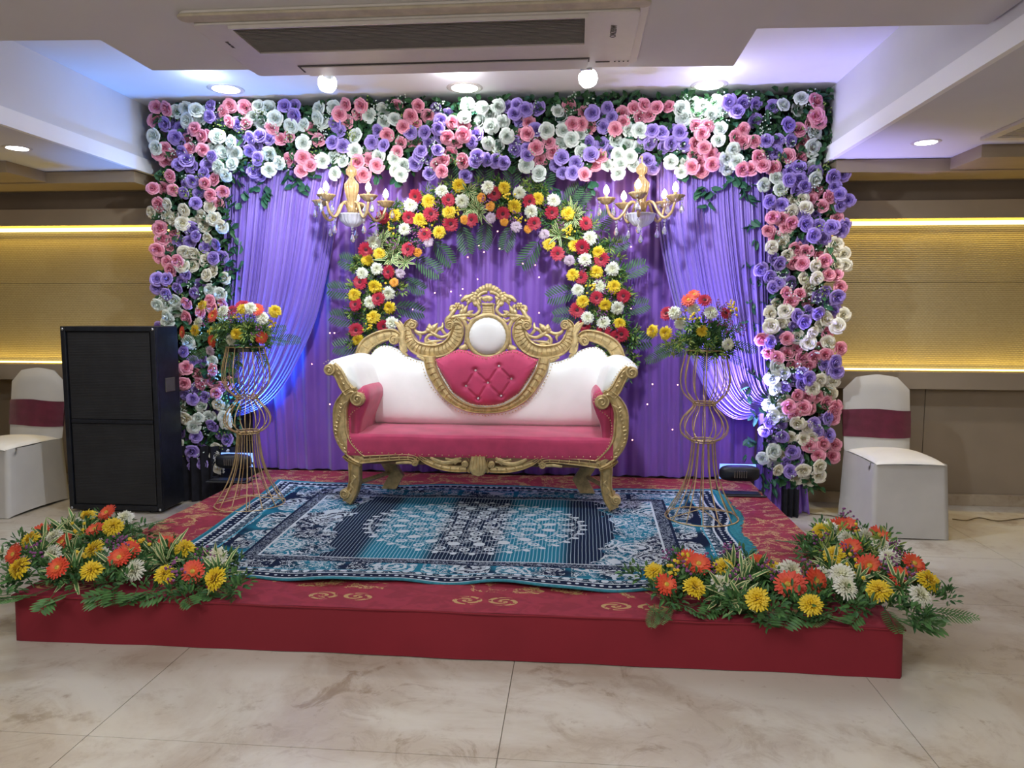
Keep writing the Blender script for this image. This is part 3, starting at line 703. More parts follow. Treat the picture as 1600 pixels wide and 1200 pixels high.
garland('rose_garland', 'tall left column of pink, violet and white roses beside the black loudspeaker', [r for r in allr if r[0] < 366 and (r[1] > 262 or r[0] < 262)], (cA+.06, cB-.03, .22, 2.42),
        [(372, 310), (368, 350), (372, 378), (368, 400), (372, 420), (366, 445), (362, 600), (366, 635), (362, 665)])
garland('rose_garland', 'tall right column of roses beside the white covered chair', [r for r in allr if (r[0] > 1186 and r[1] > 262) or r[0] > 1262], (cC+.10, cD-.12, .18, 2.42),
        [(1176, 345), (1180, 372), (1172, 405), (1182, 440), (1178, 470), (1176, 500), (1174, 575), (1170, 612), (1176, 640), (1174, 690), (1172, 715), (1196, 745), (1240, 760), (1232, 730)])
top = [r for r in allr if not ((r[0] < 366 and (r[1] > 262 or r[0] < 262)) or ((r[0] > 1186 and r[1] > 262) or r[0] > 1262))]
random.Random(3).shuffle(top)
garland('rose_garland', 'long horizontal rose canopy running just under the ceiling', top, (aty(240, 200, GY).x+.04, aty(1304, 200, GY).x-.04, 2.44, zt),
        [(380, 275), (390, 295), (412, 290), (413, 305), (455, 275), (465, 285), (475, 292), (488, 268), (560, 270), (590, 268), (620, 272), (870, 300), (925, 288), (1075, 275), (1095, 290), (1110, 300), (1150, 280), (1165, 290), (1170, 305), (1100, 315), (1140, 275)])
# purple cloth at the foot of the right column
t = MB(); o0 = aty(1240, 775, 5.22)
t.grid(lambda u, v: (-.20+.24*u+(1-v)*.10*(u-.3), .03*math.sin(u*30)+.016*math.sin(u*57), -o0.z+.004+.52*v), 80, 8)
o = t.build('violet_drape', M['violet'], smooth=True, fix=False, loc=o0, label='violet cloth gathered on the floor under the right rose column', cat='cloth')
# ================================================================= fresh flowers
RED = petal_mat('crimson_petal', (.50, .015, .05), (.30, .005, .02)); ORANGE = petal_mat('coral_petal', (.78, .07, .035), (.80, .15, .04))
YEL = petal_mat('yellow_petal', (.82, .62, .02), (.75, .50, .01)); WHT = petal_mat('white_petal', (.80, .82, .74), (.72, .74, .50)); LIL = petal_mat('lilac_petal', (.60, .45, .62), (.66, .55, .62))
ORG2 = petal_mat('orange_petal', (.85, .36, .03)); PUR = petal_mat('purple_petal', (.26, .07, .24))
DARKC = simple('flower_centre', (.10, .02, .03), .8, 0, .5, 90); YC = simple('yellow_centre', (.70, .50, .08), .8, 0, .3, 90)
def gerbera_mesh(mat, seed, closed=0.):
    R2 = random.Random(seed); t = MB()
    for n, r, z, lift in ((20, .052, .002, .10), (18, .044, .006, .22), (14, .028, .009, .4)):
        for k in range(n):
            a = 2*PI*(k+R2.uniform(-.2, .2))/n; c, s = math.cos(a), math.sin(a); w_ = .0056; rr = r*R2.uniform(.93, 1.06)
            q = lambda d, e, zz: (c*d-s*e, s*d+c*e, zz)
            l = lift+closed
            t.add([q(.008, -w_*.6, z), q(.008, w_*.6, z), q(rr*.6, w_, z+rr*.6*l), q(rr*.6, -w_, z+rr*.6*l), q(rr*.94, w_*.7, z+rr*l*.85), q(rr*.94, -w_*.7, z+rr*l*.85), q(rr, 0, z+rr*l*.8)],
                  [(0, 1, 2, 3), (3, 2, 4, 5), (5, 4, 6)])
    return t.mesh('gerbera', mat, True)
def disc_mesh(mat, r=.013):
    t = MB(); t.lathe([(r, .006), (r*.9, .013), (r*.5, .016), (.0005, .015)], 10); return t.mesh('centre', mat, True)
def mum_mesh(mat, seed, R=.045, rings=((0, 1), (.25, 7), (.5, 13), (.78, 18), (1.05, 22), (1.35, 24), (1.65, 22))):
    R2 = random.Random(seed); t = MB()
    for ph, n in rings:
        for k in range(n):
            a = 2*PI*(k+R2.uniform(-.3, .3))/max(n, 1); p_ = ph+R2.uniform(-.1, .1)
            d = Vector((math.sin(p_)*math.cos(a), math.sin(p_)*math.sin(a), math.cos(p_)*.72)); rr = R*R2.uniform(.85, 1.12)
            s = d.cross(Vector((0, 0, 1))); s = s.normalized()*.0042 if s.length > .01 else Vector((.004, 0, 0)); u = s.cross(d).normalized()
            b0 = d*rr*.25; m_ = d*rr*.75+u*.002; e = d*rr-u*.0035
            t.add([b0-s*.5, b0+s*.5, m_+s, m_-s, e+s*.5, e-s*.5], [(0, 1, 2, 3), (3, 2, 4, 5)])
    return t.mesh('chrysanthemum', mat, False)
def cluster_mesh(mat, mat2, seed, n=9, R=.035, r=.009):
    R2 = random.Random(seed); t = MB()
    for k in range(n):
        e = Vector((R2.uniform(-R, R), R2.uniform(-R, R), R2.uniform(.012, .035)))
        t.tube([(0, 0, -.03), e], .0012, 3, mi=1, caps=False)
        t.lathe([(r*.4, -.002), (r, .002), (r*.8, .005), (.0005, .004)], 7, e)
        t.ball(e+Vector((0, 0, .004)), r*.4, 5, 3, mi=2)
    return t.mesh('button_flower', [mat, M['green2'], mat2], True)
def palm_mesh(L=.26, n=10, w_=.085, mats=None, lw=.0125):
    t = MB(); t.tube([(0, 0, 0), (0, .004, L*.5), (0, -.01, L)], [.0022, .0018, .0008], 4)
    for k in range(n):
        f = (k+1)/(n+1); z = L*(.12+.86*f); ll = w_*(math.sin(PI*(.18+.74*f))**.8)*1.15
        for s in (-1, 1): leaf_geo(t, (0, -.004*f, z), (s, -.1, .75), (0, -1, 0), ll, lw, fold=.15, droop=0)
    return t.mesh('palm_leaf', mats or M['palm'], False)
def dracaena_mesh(seed, n=11, L=.16):
    R2 = random.Random(seed); t = MB()
    for k in range(n):
        a = 2*PI*k/n+R2.uniform(-.3, .3); el = R2.uniform(.35, 1.15); d = Vector((math.cos(a)*math.sin(el), math.sin(a)*math.sin(el), math.cos(el)))
        l = L*R2.uniform(.7, 1.1); s = d.cross(Vector((0, 0, 1))).normalized()
        pts = [d*(l*f)-Vector((0, 0, l*.35*f*f)) for f in (0, .33, .66, 1)]; wd = (.004, .0085, .008, .001)
        for (a0, a1, mi) in ((-1, -.55, 1), (-.55, .55, 0), (.55, 1, 1)):
            vs = []
            for p, w2 in zip(pts, wd): vs += [p+s*(w2*a0), p+s*(w2*a1)]
            t.add(vs, [(0, 1, 3, 2), (2, 3, 5, 4), (4, 5, 7, 6)], mi)
    return t.mesh('striped_leaf_tuft', [M['green2'], M['cream_edge']], False)
def sprig_mesh(seed, n=26, R=.07, mats=None, lw=.012, ll=.04):
    R2 = random.Random(seed); t = MB()
    for k in range(n):
        d = Vector((R2.uniform(-1, 1), R2.uniform(-1, 1), R2.uniform(.1, 1))).normalized(); b0 = d*R*R2.uniform(.1, .8)
        leaf_geo(t, b0, (d+Vector((R2.uniform(-.6, .6), R2.uniform(-.6, .6), R2.uniform(-.3, .6)))).normalized(), (R2.uniform(-1, 1), R2.uniform(-1, 1), 1), ll*R2.uniform(.7, 1.3), lw, mi=0 if R2.random() < .7 else 1)
    return t.mesh('leaf_sprig', mats or [M['green2'], M['green']], False)
FM = {'R': [gerbera_mesh(RED, s) for s in (1, 2)], 'O': [gerbera_mesh(ORANGE, s) for s in (3, 4)], 'Y': [mum_mesh(YEL, s) for s in (5, 6)], 'W': [mum_mesh(WHT, s) for s in (7, 8)],
      'L': [mum_mesh(LIL, 9, .04)], 'G': [mum_mesh(ORG2, 10, .034)], 'b': [cluster_mesh(YEL, YC, s) for s in (11, 12)], 'u': [cluster_mesh(PUR, PUR, s, 16, .042, .006) for s in (13, 14)],
      'P': [palm_mesh()], 'F': [palm_mesh(.20, 12, .042, M['green2'], .0065)], 'D': [dracaena_mesh(s) for s in (15, 16)], 'S': [sprig_mesh(s) for s in (17, 18)],
      'T': [sprig_mesh(19, 46, .075, [M['lime'], M['green2']], .008, .038)], 'B': [palm_mesh(.15, 5, .065, M['green2'], .019)]}
FN = {'R': ('gerbera', 'crimson gerbera'), 'O': ('gerbera', 'coral gerbera'), 'Y': ('chrysanthemum', 'yellow chrysanthemum'), 'W': ('chrysanthemum', 'white chrysanthemum'), 'L': ('carnation', 'pale lilac carnation'),
      'G': ('chrysanthemum', 'small orange chrysanthemum'), 'b': ('button_flower', 'cluster of yellow button flowers'), 'u': ('statice', 'purple statice sprig'), 'P': ('palm_leaf', None), 'F': ('fern_leaf', None), 'D': ('striped_leaf_tuft', None), 'S': ('leaf_sprig', None), 'T': ('lime_sprig', 'pale green filler sprig'), 'B': ('broad_leaf_spray', None)}
DISC = disc_mesh(DARKC); DISCY = disc_mesh(YC, .011)
def flower(root, o0, k, p, d, s=1., spin=None):
    o = link(FN[k][0], R_.choice(FM[k]), root, loc=Vector(p)-o0, rot=facing(d, R_.random()*6.3 if spin is None else spin)); o.scale = (s,)*3
    if FN[k][1]: o['label'] = FN[k][1]
    if k in 'RO': c = link('flower_centre', DISC if k == 'R' else DISCY, o)
    return o
def pxs(txt, ox, oy, s): return [(ox+float(a)/s, oy+float(b2)/s) for a, b2 in (q.split(',') for q in txt.split())]
# ---- arch behind the sofa
AY = 5.22
arch = thing('flower_arch', 'arch of crimson gerberas and yellow and white blooms behind the sofa', 'flower arch', aty(765, 735, AY)); o0 = Vector(arch.location)
cl = spline([(575,700),(576,620),(577,540), (578,470), (600,400), (640,345), (700,312), (775,305), (850,325), (905,370), (940,430), (955,500), (958,560),(958,640),(958,730)], 6)
t = MB(); t.tube([aty(p.x, p.y, AY+.05)-o0 for p in cl], .012, 6); t.build('hoop', M['black'], arch, smooth=True)
AF = {}
def addf(k, txt, ox, oy, s):
    AF.setdefault(k, []).extend(pxs(txt, ox, oy, s))
a1 = (540, 280, 4.286)
addf('R', "470,115 425,255 570,235 530,370 135,470 420,470 290,620 100,690 220,800 70,840 250,255 255,985 70,1010", *a1)
addf('Y', "555,150 495,270 330,240 225,500 145,540 195,720 185,925 295,860 85,1075 60,775", *a1)
addf('b', "320,330 540,300 160,1000 240,715", *a1)
addf('W', "435,175 395,335 190,425 210,600 165,825 285,765 310,965 110,630", *a1)
addf('L', "365,630 555,420", *a1); addf('G', "480,490 325,690", *a1); addf('u', "315,435 470,340 265,600 465,430", *a1)
addf('D', "260,400 330,480 400,560 300,540 230,440", *a1); addf('T', "260,320 330,720 360,740 220,870 100,900 130,590 310,400 90,560 240,900 260,780 200,660", *a1)
addf('P', "80,570 510,560 430,700 380,860 30,940 60,1120 20,750", *a1)
a2 = (640, 260, 6.154)
addf('R', "370,325 810,260 895,455 1150,335 1195,545 1365,440 1420,840 395,550 600,515", *a2)
addf('Y', "475,185 910,205 1010,385 380,440 1520,455 1235,310 1340,750 285,635", *a2)
addf('W', "310,240 505,335 755,205 1055,255 1170,435 1385,325", *a2); addf('L', "780,495 1025,580 1540,905 1295,655", *a2)
addf('G', "775,385 910,535 530,515 1140,600 690,300", *a2); addf('b', "445,420 975,290 1540,620 1080,500", *a2); addf('u', "270,390 735,340 1010,480 1460,530", *a2)
addf('D', "560,240 640,400 560,400 1440,660 1560,470 680,440", *a2); addf('T', "400,180 640,190 870,180 1130,240 1260,420 640,330 1400,590 700,250 960,450 1500,760", *a2)
addf('P', "410,130 710,110 990,130 1290,190 520,650 290,780 720,620 960,650 1200,780 1530,330", *a2)
a3 = (860, 290, 4.447)
addf('R', "245,265 220,425 355,510 215,640 320,780 510,765 185,865 235,970 370,1010 460,1050 495,1030", *a3)
addf('Y', "120,195 165,415 335,465 320,600 440,705 155,620 225,805 380,830 480,960", *a3)
addf('b', "130,320 280,720", *a3); addf('W', "275,365 240,515 430,580 340,700 190,725 465,850 370,955 255,920", *a3); addf('L', "130,520", *a3); addf('u', "245,570 395,750 350,895 430,985 350,650", *a3)
addf('D', "165,230 150,180", *a3); addf('T', "110,380 330,390 205,550 280,660 320,895 450,930 290,960 400,880 420,640 260,480 250,760", *a3)
addf('P', "190,120 330,260 430,430 520,610 560,850 130,740 540,1070 160,900", *a3)
arch_c = Vector((768, 460))
for k, lst in AF.items():
    for px, py in lst:
        dy = {'P': .02, 'D': -.02, 'T': .02}.get(k, -.05-.03*R_.random())
        p = aty(px, py, AY+dy)
        if k == 'P':
            rad = Vector((px, py))-arch_c; cpt = min(cl, key=lambda q: (q.x-px)**2+(q.y-py)**2); dv = Vector((px-cpt.x, 0, -(py-cpt.y)))
            if dv.length < 3: dv = Vector((rad.x, 0, -rad.y))
            dv.normalize(); p = p-dv*.10
            o = flower(arch, o0, 'P', p, dv+Vector((0, -.15, 0)), R_.uniform(.85, 1.05), 0)
            o.rotation_euler = (Matrix((Vector((dv.z, 0, -dv.x)), Vector((0, 1, 0)), dv)).transposed()).to_euler(); o.rotation_euler.rotate_axis('Z', R_.uniform(-.4, .4)); continue
        d = Vector((R_.uniform(-.35, .35), -1, R_.uniform(-.35, .25)))
        flower(arch, o0, k, p, d, R_.uniform(.98, 1.15)*(1.0 if k in 'RYW' else .9))
for i, q in enumerate(cl):
    if q.y > 575: continue
    for k in range(6):
        p = aty(q.x+R_.uniform(-34, 34), q.y+R_.uniform(-24, 24), AY+.01); flower(arch, o0, 'SST'[k % 3], p, (R_.uniform(-.7, .7), -1, R_.uniform(-.7, .7)), R_.uniform(.75, 1.1))
# ---- arrangements laid on the stage corners
def floor_arr(label, lists, base, zc):
    p0 = atz(*base, SZ); root = thing('flower_arrangement', label, 'flowers', (p0.x, p0.y, SZ), 'fresh flower arrangements on the stage corners'); o0 = Vector(root.location); ctr = []
    for k, txt, ox, oy, s in lists:
        for px, py in pxs(txt, ox, oy, s):
            z = SZ+.10+R_.uniform(-.01, .03)
            if k in 'FB': z = SZ+.03
            if k in 'DS': z = SZ+.06
            p = atz(px, py, z)
            if p.y < 2.80 and k not in 'FB':
                p = aty(px, py, 2.80)
            if k in 'FB':
                if p.y < 2.78: p = aty(px, py, 2.77)
                d = Vector((R_.uniform(-1, 1), -R_.uniform(.3, 1.), -.12))
                if px < 60: d = Vector((-1, -.2, -.05))
                if px > 1400: d = Vector((1, -.3, -.05))
                if 700 < py < 915: d = Vector((R_.uniform(.3, 1)*(1 if px < 700 else -1), R_.uniform(-.3, .5), .12))
                o = flower(root, o0, k, p, d, R_.uniform(.75, 1.1), 0); o.rotation_euler = facing(d, 0)
                if k in 'FB': o.rotation_euler.rotate_axis('Z', R_.choice((0, PI))+R_.uniform(-.4, .4))
                continue
            ctr.append(p)
            d = Vector((R_.uniform(-.4, .4), -.65, R_.uniform(.3, 1.0)))
            flower(root, o0, k, p, d, R_.uniform(.95, 1.15))
            if k in 'OYWR':
                t = MB(); q = p-o0; t.tube([q, (q.x*.9+R_.uniform(-.02, .02), q.y+.05, .02)], .0022, 4, caps=False); t.build('stem', M['green2'], root, fix=False)
    for c in ctr:
        for k in range(4):
            flower(root, o0, 'S', (c.x+R_.uniform(-.09, .09), max(2.79, c.y+R_.uniform(-.06, .09)), SZ+.03+R_.uniform(0, .04)), (R_.uniform(-.8, .8), R_.uniform(-.9, .5), .8), R_.uniform(.8, 1.2))
    return root
l1 = (0, 780, 7.058); l2 = (180, 780, 7.058)
floor_arr('flower bed on the left front corner of the red stage', [
 ('O', "165,610 455,370 705,480 1050,340 1185,155 645,760 20,1300" if 0 else "165,610 455,370 705,480 1050,340 1185,155 645,760", *l1), ('O', "50,650 150,575 860,800 560,510", *l2),
 ('Y', "225,760 345,460 965,205 1245,310 1045,560 1010,790", *l1), ('Y', "550,830 1110,880 765,550 0,300", *l2),
 ('W', "600,420 590,620 1110,625 830,280 0,620", *l1), ('W', "225,790 105,215 1130,630", *l2),
 ('u', "400,600 1310,500", *l1), ('u', "60,490 100,600 700,790 990,620", *l2), ('b', "920,690 880,355", *l1), ('b', "300,490", *l2),
 ('D', "770,380 500,520 800,640 450,640 820,820 950,430 860,330", *l1), ('D', "600,650 1150,720 30,780 560,720 1180,860 480,640", *l2),
 ('F', "150,1080 330,1080 60,900 450,950 620,960 250,1000 1000,400 1150,420 1280,420", *l1), ('F', "230,320 130,360 40,330 350,900 700,900 520,980", *l2),
 ('B', "120,1050 600,1040 850,1020 1080,1000 400,1060 1250,1000 60,820", *l1), ('B', "80,1010 450,1010 760,1060 250,980 900,960 620,1020", *l2)], (150, 900), 0)
r1_ = (1000, 800, 6.667); r2_ = (1230, 800, 6.0)
floor_arr('flower bed on the right front corner of the red stage', [
 ('O', "270,760 500,490 610,550 1250,540 1540,760", *r1_), ('O', "480,140 560,130 850,220 600,345 770,510 1180,490 1070,620 60,690 260,650", *r2_),
 ('Y', "150,630 565,790 870,590 1225,910 1420,630", *r1_), ('Y', "320,190 440,410 860,740 1320,650 220,870", *r2_),
 ('W', "840,760 1510,620", *r1_), ('W', "540,710 550,255 730,240 880,320 960,430 390,160 510,600 1240,790 310,600 30,560", *r2_),
 ('u', "340,500 390,630 720,560 980,460 1310,620 1020,690 720,600 940,440", *r1_), ('u', "540,60 310,260 560,400 910,520 1010,460 990,360 200,570 1180,620", *r2_), ('b', "440,520 320,600", *r1_), ('b', "600,510 620,600 650,190", *r2_),
 ('D', "1080,740 1060,920 960,640 1150,680 880,860", *r1_), ('D', "420,560 1050,720 850,440 380,340 640,660", *r2_), ('T', "700,360 450,230 900,300 350,380", *r2_),
 ('F', "150,960 330,960 240,820 1450,960 700,930 60,950", *r1_), ('F', "250,310 300,340 1150,900 1330,900 380,500 900,880 420,900 1080,960", *r2_),
 ('B', "400,950 820,960 1080,1010 1380,1000 1560,960 600,940", *r1_), ('B', "60,930 450,930 700,930 980,980 1050,1000 1180,930 300,960", *r2_)], (1290, 920), 0)
# ================================================================= throne sofa
SX, SYF, SZ0 = -.030, 4.35, .212
sofa = thing('carved_sofa', 'carved gold throne sofa with white back and magenta seat in the centre', 'sofa', (SX, SYF, SZ0))
def fr(px, py, Y=SYF): p = aty(px, py, Y); return Vector((p.x-SX, Y-SYF, p.z-SZ0))
def bk(px, py, dy=0.):
    Y = 4.86
    for _ in range(3): p = aty(px, py, Y); Y = 4.80+(p.z-.70)*.13
    return Vector((p.x-SX-.012, Y-SYF+dy, p.z-SZ0))
def mir(p): return Vector((-p.x, p.y, p.z))
MPX = .0042
PROF = ((-1, 1.), (-1, .1), (-.93, -.05), (-.82, -.12), (-.70, .0), (-.62, .16), (-.3, .10), (0, .06), (.3, .10), (.62, .16), (.70, .0), (.82, -.12), (.93, -.05), (1, .1), (1, 1.))
def ribbon(t, pts, hw, th=.045, sc_=MPX, n=5, notch=0):
    """carved band: pts are 3D on the front plane (y = front), hw half widths in px"""
    Q = spline([(p.x, p.y, p.z) for p in pts], n); H = [h.x for h in spline([(h, 0, 0) for h in hw], n)]
    rows = []
    for i, p in enumerate(Q):
        d = Q[min(i+1, len(Q)-1)]-Q[max(i-1, 0)]; nrm = Vector((-d.z, 0, d.x)).normalized()
        rows.append([p+nrm*(H[i]*sc_*a)+Vector((0, th*(b2+.12), 0)) for a, b2 in PROF])
    W = len(PROF); vs = [v_ for r_ in rows for v_ in r_]
    t.add(vs, [(i*W+k, i*W+k+1, (i+1)*W+k+1, (i+1)*W+k) for i in range(len(rows)-1) for k in range(W-1)]+[((i+1)*W, (i+1)*W+W-1, i*W+W-1, i*W) for i in range(len(rows)-1)]+[tuple(range(W)), tuple(range(len(vs)-1, len(vs)-1-W, -1))])
    if notch:
        L = 0
        for i in range(1, len(Q)):
            L += (Q[i]-Q[i-1]).length
            if L > notch:
                L = 0; d = (Q[i]-Q[i-1]); nrm = Vector((-d.z, 0, d.x)).normalized(); dd = d.normalized()
                t.tube([Q[i]+nrm*(H[i]*sc_*-.6)+dd*.004+Vector((0, th*.22, 0)), Q[i]+Vector((0, th*.12, 0)), Q[i]+nrm*(H[i]*sc_*.6)+dd*.004+Vector((0, th*.22, 0))], .0032, 4)
def scroll(t, c, r, ccw=1, a0=0, th=.05, sc_=MPX):
    R = r*sc_
    t.tube([c+Vector((0, th, 0)), c+Vector((0, .004, 0)), c+Vector((0, .001, 0))], [R, R, R*.86], 20)
    pts = []; rad = []
    for i in range(30):
        f = i/29; a = a0+ccw*f*PI*3.3; rr = R*(1-.80*f); pts.append(c+Vector((math.cos(a)*rr, -.001-.006*f, math.sin(a)*rr))); rad.append(R*.15)
    t.tube(pts, rad, 6); t.ball(c+Vector((0, -.004, 0)), R*.22, 8, 5)
def stroke(t, pts, w_, pos, sc_=MPX, n=5):
    Q = spline([pos(*p) for p in pts], n)
    W2 = [h.x*sc_*1.22 for h in spline([(a, 0, 0) for a in w_], n)] if isinstance(w_, (list, tuple)) else [w_*sc_]*len(Q)
    t.tube(Q, [max(.0008, a) for a in W2], 7, flat=.8, up=(0, 1, 0))
def both(t):
    """add the mirror image"""
    n = len(t.v); t.v += [(-a, b2, c) for a, b2, c in t.v]; t.f += [tuple(n+i for i in reversed(f)) for f in t.f]; t.mi += t.mi
    return t
def pair(t, name, mat, smooth=False, label=None):
    o = t.build(name, mat, sofa, smooth=smooth); me = o.data.copy(); bm = bmesh.new(); bm.from_mesh(me)
    bmesh.ops.scale(bm, vec=(-1, 1, 1), verts=bm.verts); bmesh.ops.reverse_faces(bm, faces=bm.faces); bm.to_mesh(me); bm.free()
    o2 = link(name, me, sofa)
    if label: o['label'] = o2['label'] = label
# back frame
t = MB()
ribbon(t, [bk(563, 575, -.01), bk(566, 556, -.01), bk(575, 539, -.01), bk(592, 528, -.01), bk(609, 523, -.01), bk(620, 523.5, -.01), bk(628, 531, -.01)], [10, 10.5, 11, 10.5, 9.5, 8, 5.5], .06, notch=.045)
scroll(t, bk(618.5, 531, -.012), 8, 1, 1.2)
pair(t, 'back_rail', M['gold'])
t = MB()
ribbon(t, [bk(646, 500, -.02), bk(640, 507, -.02), bk(639, 518, -.02), bk(642, 530, -.02), bk(650, 541, -.02), bk(663, 547, -.02), bk(681, 549, -.02), bk(698, 545, -.02), bk(710, 535, -.02), bk(717, 522, -.02), bk(717, 509, -.02), bk(711, 500, -.02), bk(703, 499, -.02)], [3.5, 6, 8, 9.5, 10.5, 11.5, 11.5, 12, 12, 12, 10, 6.5, 3.5], .06, notch=.022)
scroll(t, bk(648, 507, -.022), 7.5, -1, 2.); scroll(t, bk(706, 508, -.022), 8, 1, 1.2)
Bp = lambda x, y: bk(x, y, -.012)
for q, w_ in (([(620, 503), (627, 509), (633, 522)], [1, 3.5, 3]), ([(627, 501), (631, 508), (635, 518)], [.8, 2.6, 2.4]), ([(633, 518), (632, 534), (638, 550)], [3.5, 4, 3]), ([(628, 534), (632, 546), (640, 556)], [1.5, 3, 1.5]), ([(655, 556), (668, 562), (684, 562)], [1.5, 2.5, 1.5])): stroke(t, q, w_, Bp)
pair(t, 'scroll_bracket', M['gold'])
# openwork vines between the scrolls
t = MB()
B = lambda x, y: bk(640+x/6.4, 430+y/6.4, -.004)
stroke(t, [(60, 520), (90, 570), (150, 580), (210, 560), (265, 590), (330, 620), (400, 600), (445, 540)], [1.5, 2.6, 2.4, 2.2, 2.6, 2.4, 2.2, 1.5], B)
stroke(t, [(190, 690), (180, 640), (215, 600), (270, 590)], [2.5, 2.2, 2, 1.6], B)
stroke(t, [(190, 690), (215, 670), (260, 665), (360, 650)], [2.2, 2.4, 2.6, .6], B)
stroke(t, [(200, 640), (240, 680), (290, 690)], [1.5, 2, 2], B)
stroke(t, [(100, 580), (130, 610), (120, 650)], [2, 2, .5], B); stroke(t, [(265, 600), (300, 545), (345, 525), (350, 470)], [2, 2.2, 2.8, .7], B)
stroke(t, [(340, 540), (370, 580), (395, 590)], [2.4, 2, .6], B)
for e in ((185, 530), (215, 485), (265, 500), (300, 480)): stroke(t, [(240, 570), ((240+e[0])/2-6, (570+e[1])/2), e], [1.5, 4.2, .8], B)
stroke(t, [(20, 700), (60, 640), (50, 590)], [1.6, 1.6, 1.2], B)
pair(t, 'openwork_vine', M['gold'], True)
# crest
t = MB()
Bc = lambda x, y: bk(640+x/6.4, 430+y/6.4, -.012)
for k in range(7):                                                    # fan of the top shell
    a = PI*(.5+.078*k); r1, r2 = 100, (175 if k == 0 else 165-3*k); cx, cy = 795, 262
    x = lambda r: cx+r*math.cos(a); y = lambda r: cy-r*math.sin(a)
    stroke(t, [(x(r1), y(r1)), (x((r1+r2)/2), y((r1+r2)/2)), (x(r2), y(r2))], [1.6, 3.4, 2.2], Bc)
stroke(t, [(700, 222), (725, 192), (760, 175), (797, 170)], [2.6, 2.6, 2.6, 2.6], Bc)       # hood arch
stroke(t, [(690, 190), (650, 235), (700, 300), (722, 350), (690, 392), (620, 420)], [1.4, 2.2, 2.4, 2.6, 2.4, 1.4], Bc)
stroke(t, [(665, 190), (620, 215), (570, 235), (535, 265)], [2.6, 3.2, 3, 2], Bc)
for e0, e1 in (((640, 205), (625, 275)), ((670, 200), (655, 285)), ((610, 220), (560, 215)), ((640, 200), (650, 165)), ((585, 235), (600, 275)), ((655, 280), (700, 310))): stroke(t, [e0, ((e0[0]+e1[0])/2+8, (e0[1]+e1[1])/2), e1], [1.3, 3.2, .6], Bc)
stroke(t, [(480, 340), (455, 370), (430, 410), (400, 440), (385, 480)], [2.2, 3, 3.2, 3.4, 2.5], Bc)
stroke(t, [(430, 350), (445, 335), (440, 400)], [2.4, 2.8, 2], Bc)
stroke(t, [(420, 425), (500, 410), (580, 400), (640, 400), (700, 405)], [2.2, 2.6, 2.8, 2.4, 1.4], Bc)
for e0, e1 in (((560, 405), (600, 300)), ((530, 408), (570, 325)), ((590, 400), (660, 355)), ((610, 405), (650, 385)), ((560, 420), (600, 450)), ((545, 415), (590, 470))): stroke(t, [e0, ((e0[0]+e1[0])/2-6, (e0[1]+e1[1])/2), e1], [1.5, 3.4, .6], Bc)
stroke(t, [(500, 420), (555, 450), (590, 510), (590, 600), (575, 690)], [2.6, 2.8, 2.6, 2.4, 2], Bc)
stroke(t, [(600, 440), (620, 460), (660, 430)], [1.5, 2, 1], Bc)
stroke(t, [(520, 745), (560, 730), (590, 700)], [4, 5, 3], Bc); stroke(t, [(560, 750), (580, 715), (600, 745)], [2.5, 3, 2], Bc)
for q in ([(470, 300), (440, 320), (420, 360)], [(540, 290), (555, 320), (540, 370)], [(700, 240), (715, 290), (735, 300)], [(450, 480), (500, 470), (540, 500)], [(640, 250), (610, 270), (600, 300)], [(745, 215), (720, 240), (735, 275)], [(560, 480), (600, 520), (620, 500)]): stroke(t, q, [1., 2.6, .8], Bc)
for k in range(6):
    a = k*PI/3; c0 = Bc(500, 312); t.ball(c0+Vector((math.cos(a)*.017, 0, math.sin(a)*.017)), .012, 7, 5, (1, .6, 1))
t.ball(Bc(500, 312)+Vector((0, -.008, 0)), .009, 8, 5)
both(t)
for k in range(-3, 4):                                                # inner fan above the basket
    a = PI/2+k*.24; stroke(t, [(797+12*math.cos(a), 272-12*math.sin(a)), (797+45*math.cos(a), 272-42*math.sin(a)), (797+76*math.cos(a), 272-66*math.sin(a))], [1.4, 3, 2.4], Bc)
for z, hw in ((290, 56), (325, 50), (345, 48), (365, 50), (385, 56)): stroke(t, [(797-hw, z), (797, z+3), (797+hw, z)], [2., 2., 2.], Bc)
t.build('crest', M['gold'], sofa, smooth=True)
t = MB()
zc = [bk(797/6.4+640-52/6.4, 430+282/6.4), bk(797/6.4+640-44/6.4, 430+335/6.4), bk(640+(797-60)/6.4, 430+405/6.4)]
t.add([(p.x, p.y, p.z) for p in zc]+[(-p.x+.0, p.y, p.z) for p in reversed(zc)]+[(p.x, p.y+.03, p.z) for p in zc]+[(-p.x, p.y+.03, p.z) for p in reversed(zc)], [(0, 1, 2, 3, 4, 5), (11, 10, 9, 8, 7, 6)]+[(i, i+6, (i+1) % 6+6, (i+1) % 6) for i in range(6)])
t.build('crest_vase', M['gold'], sofa)
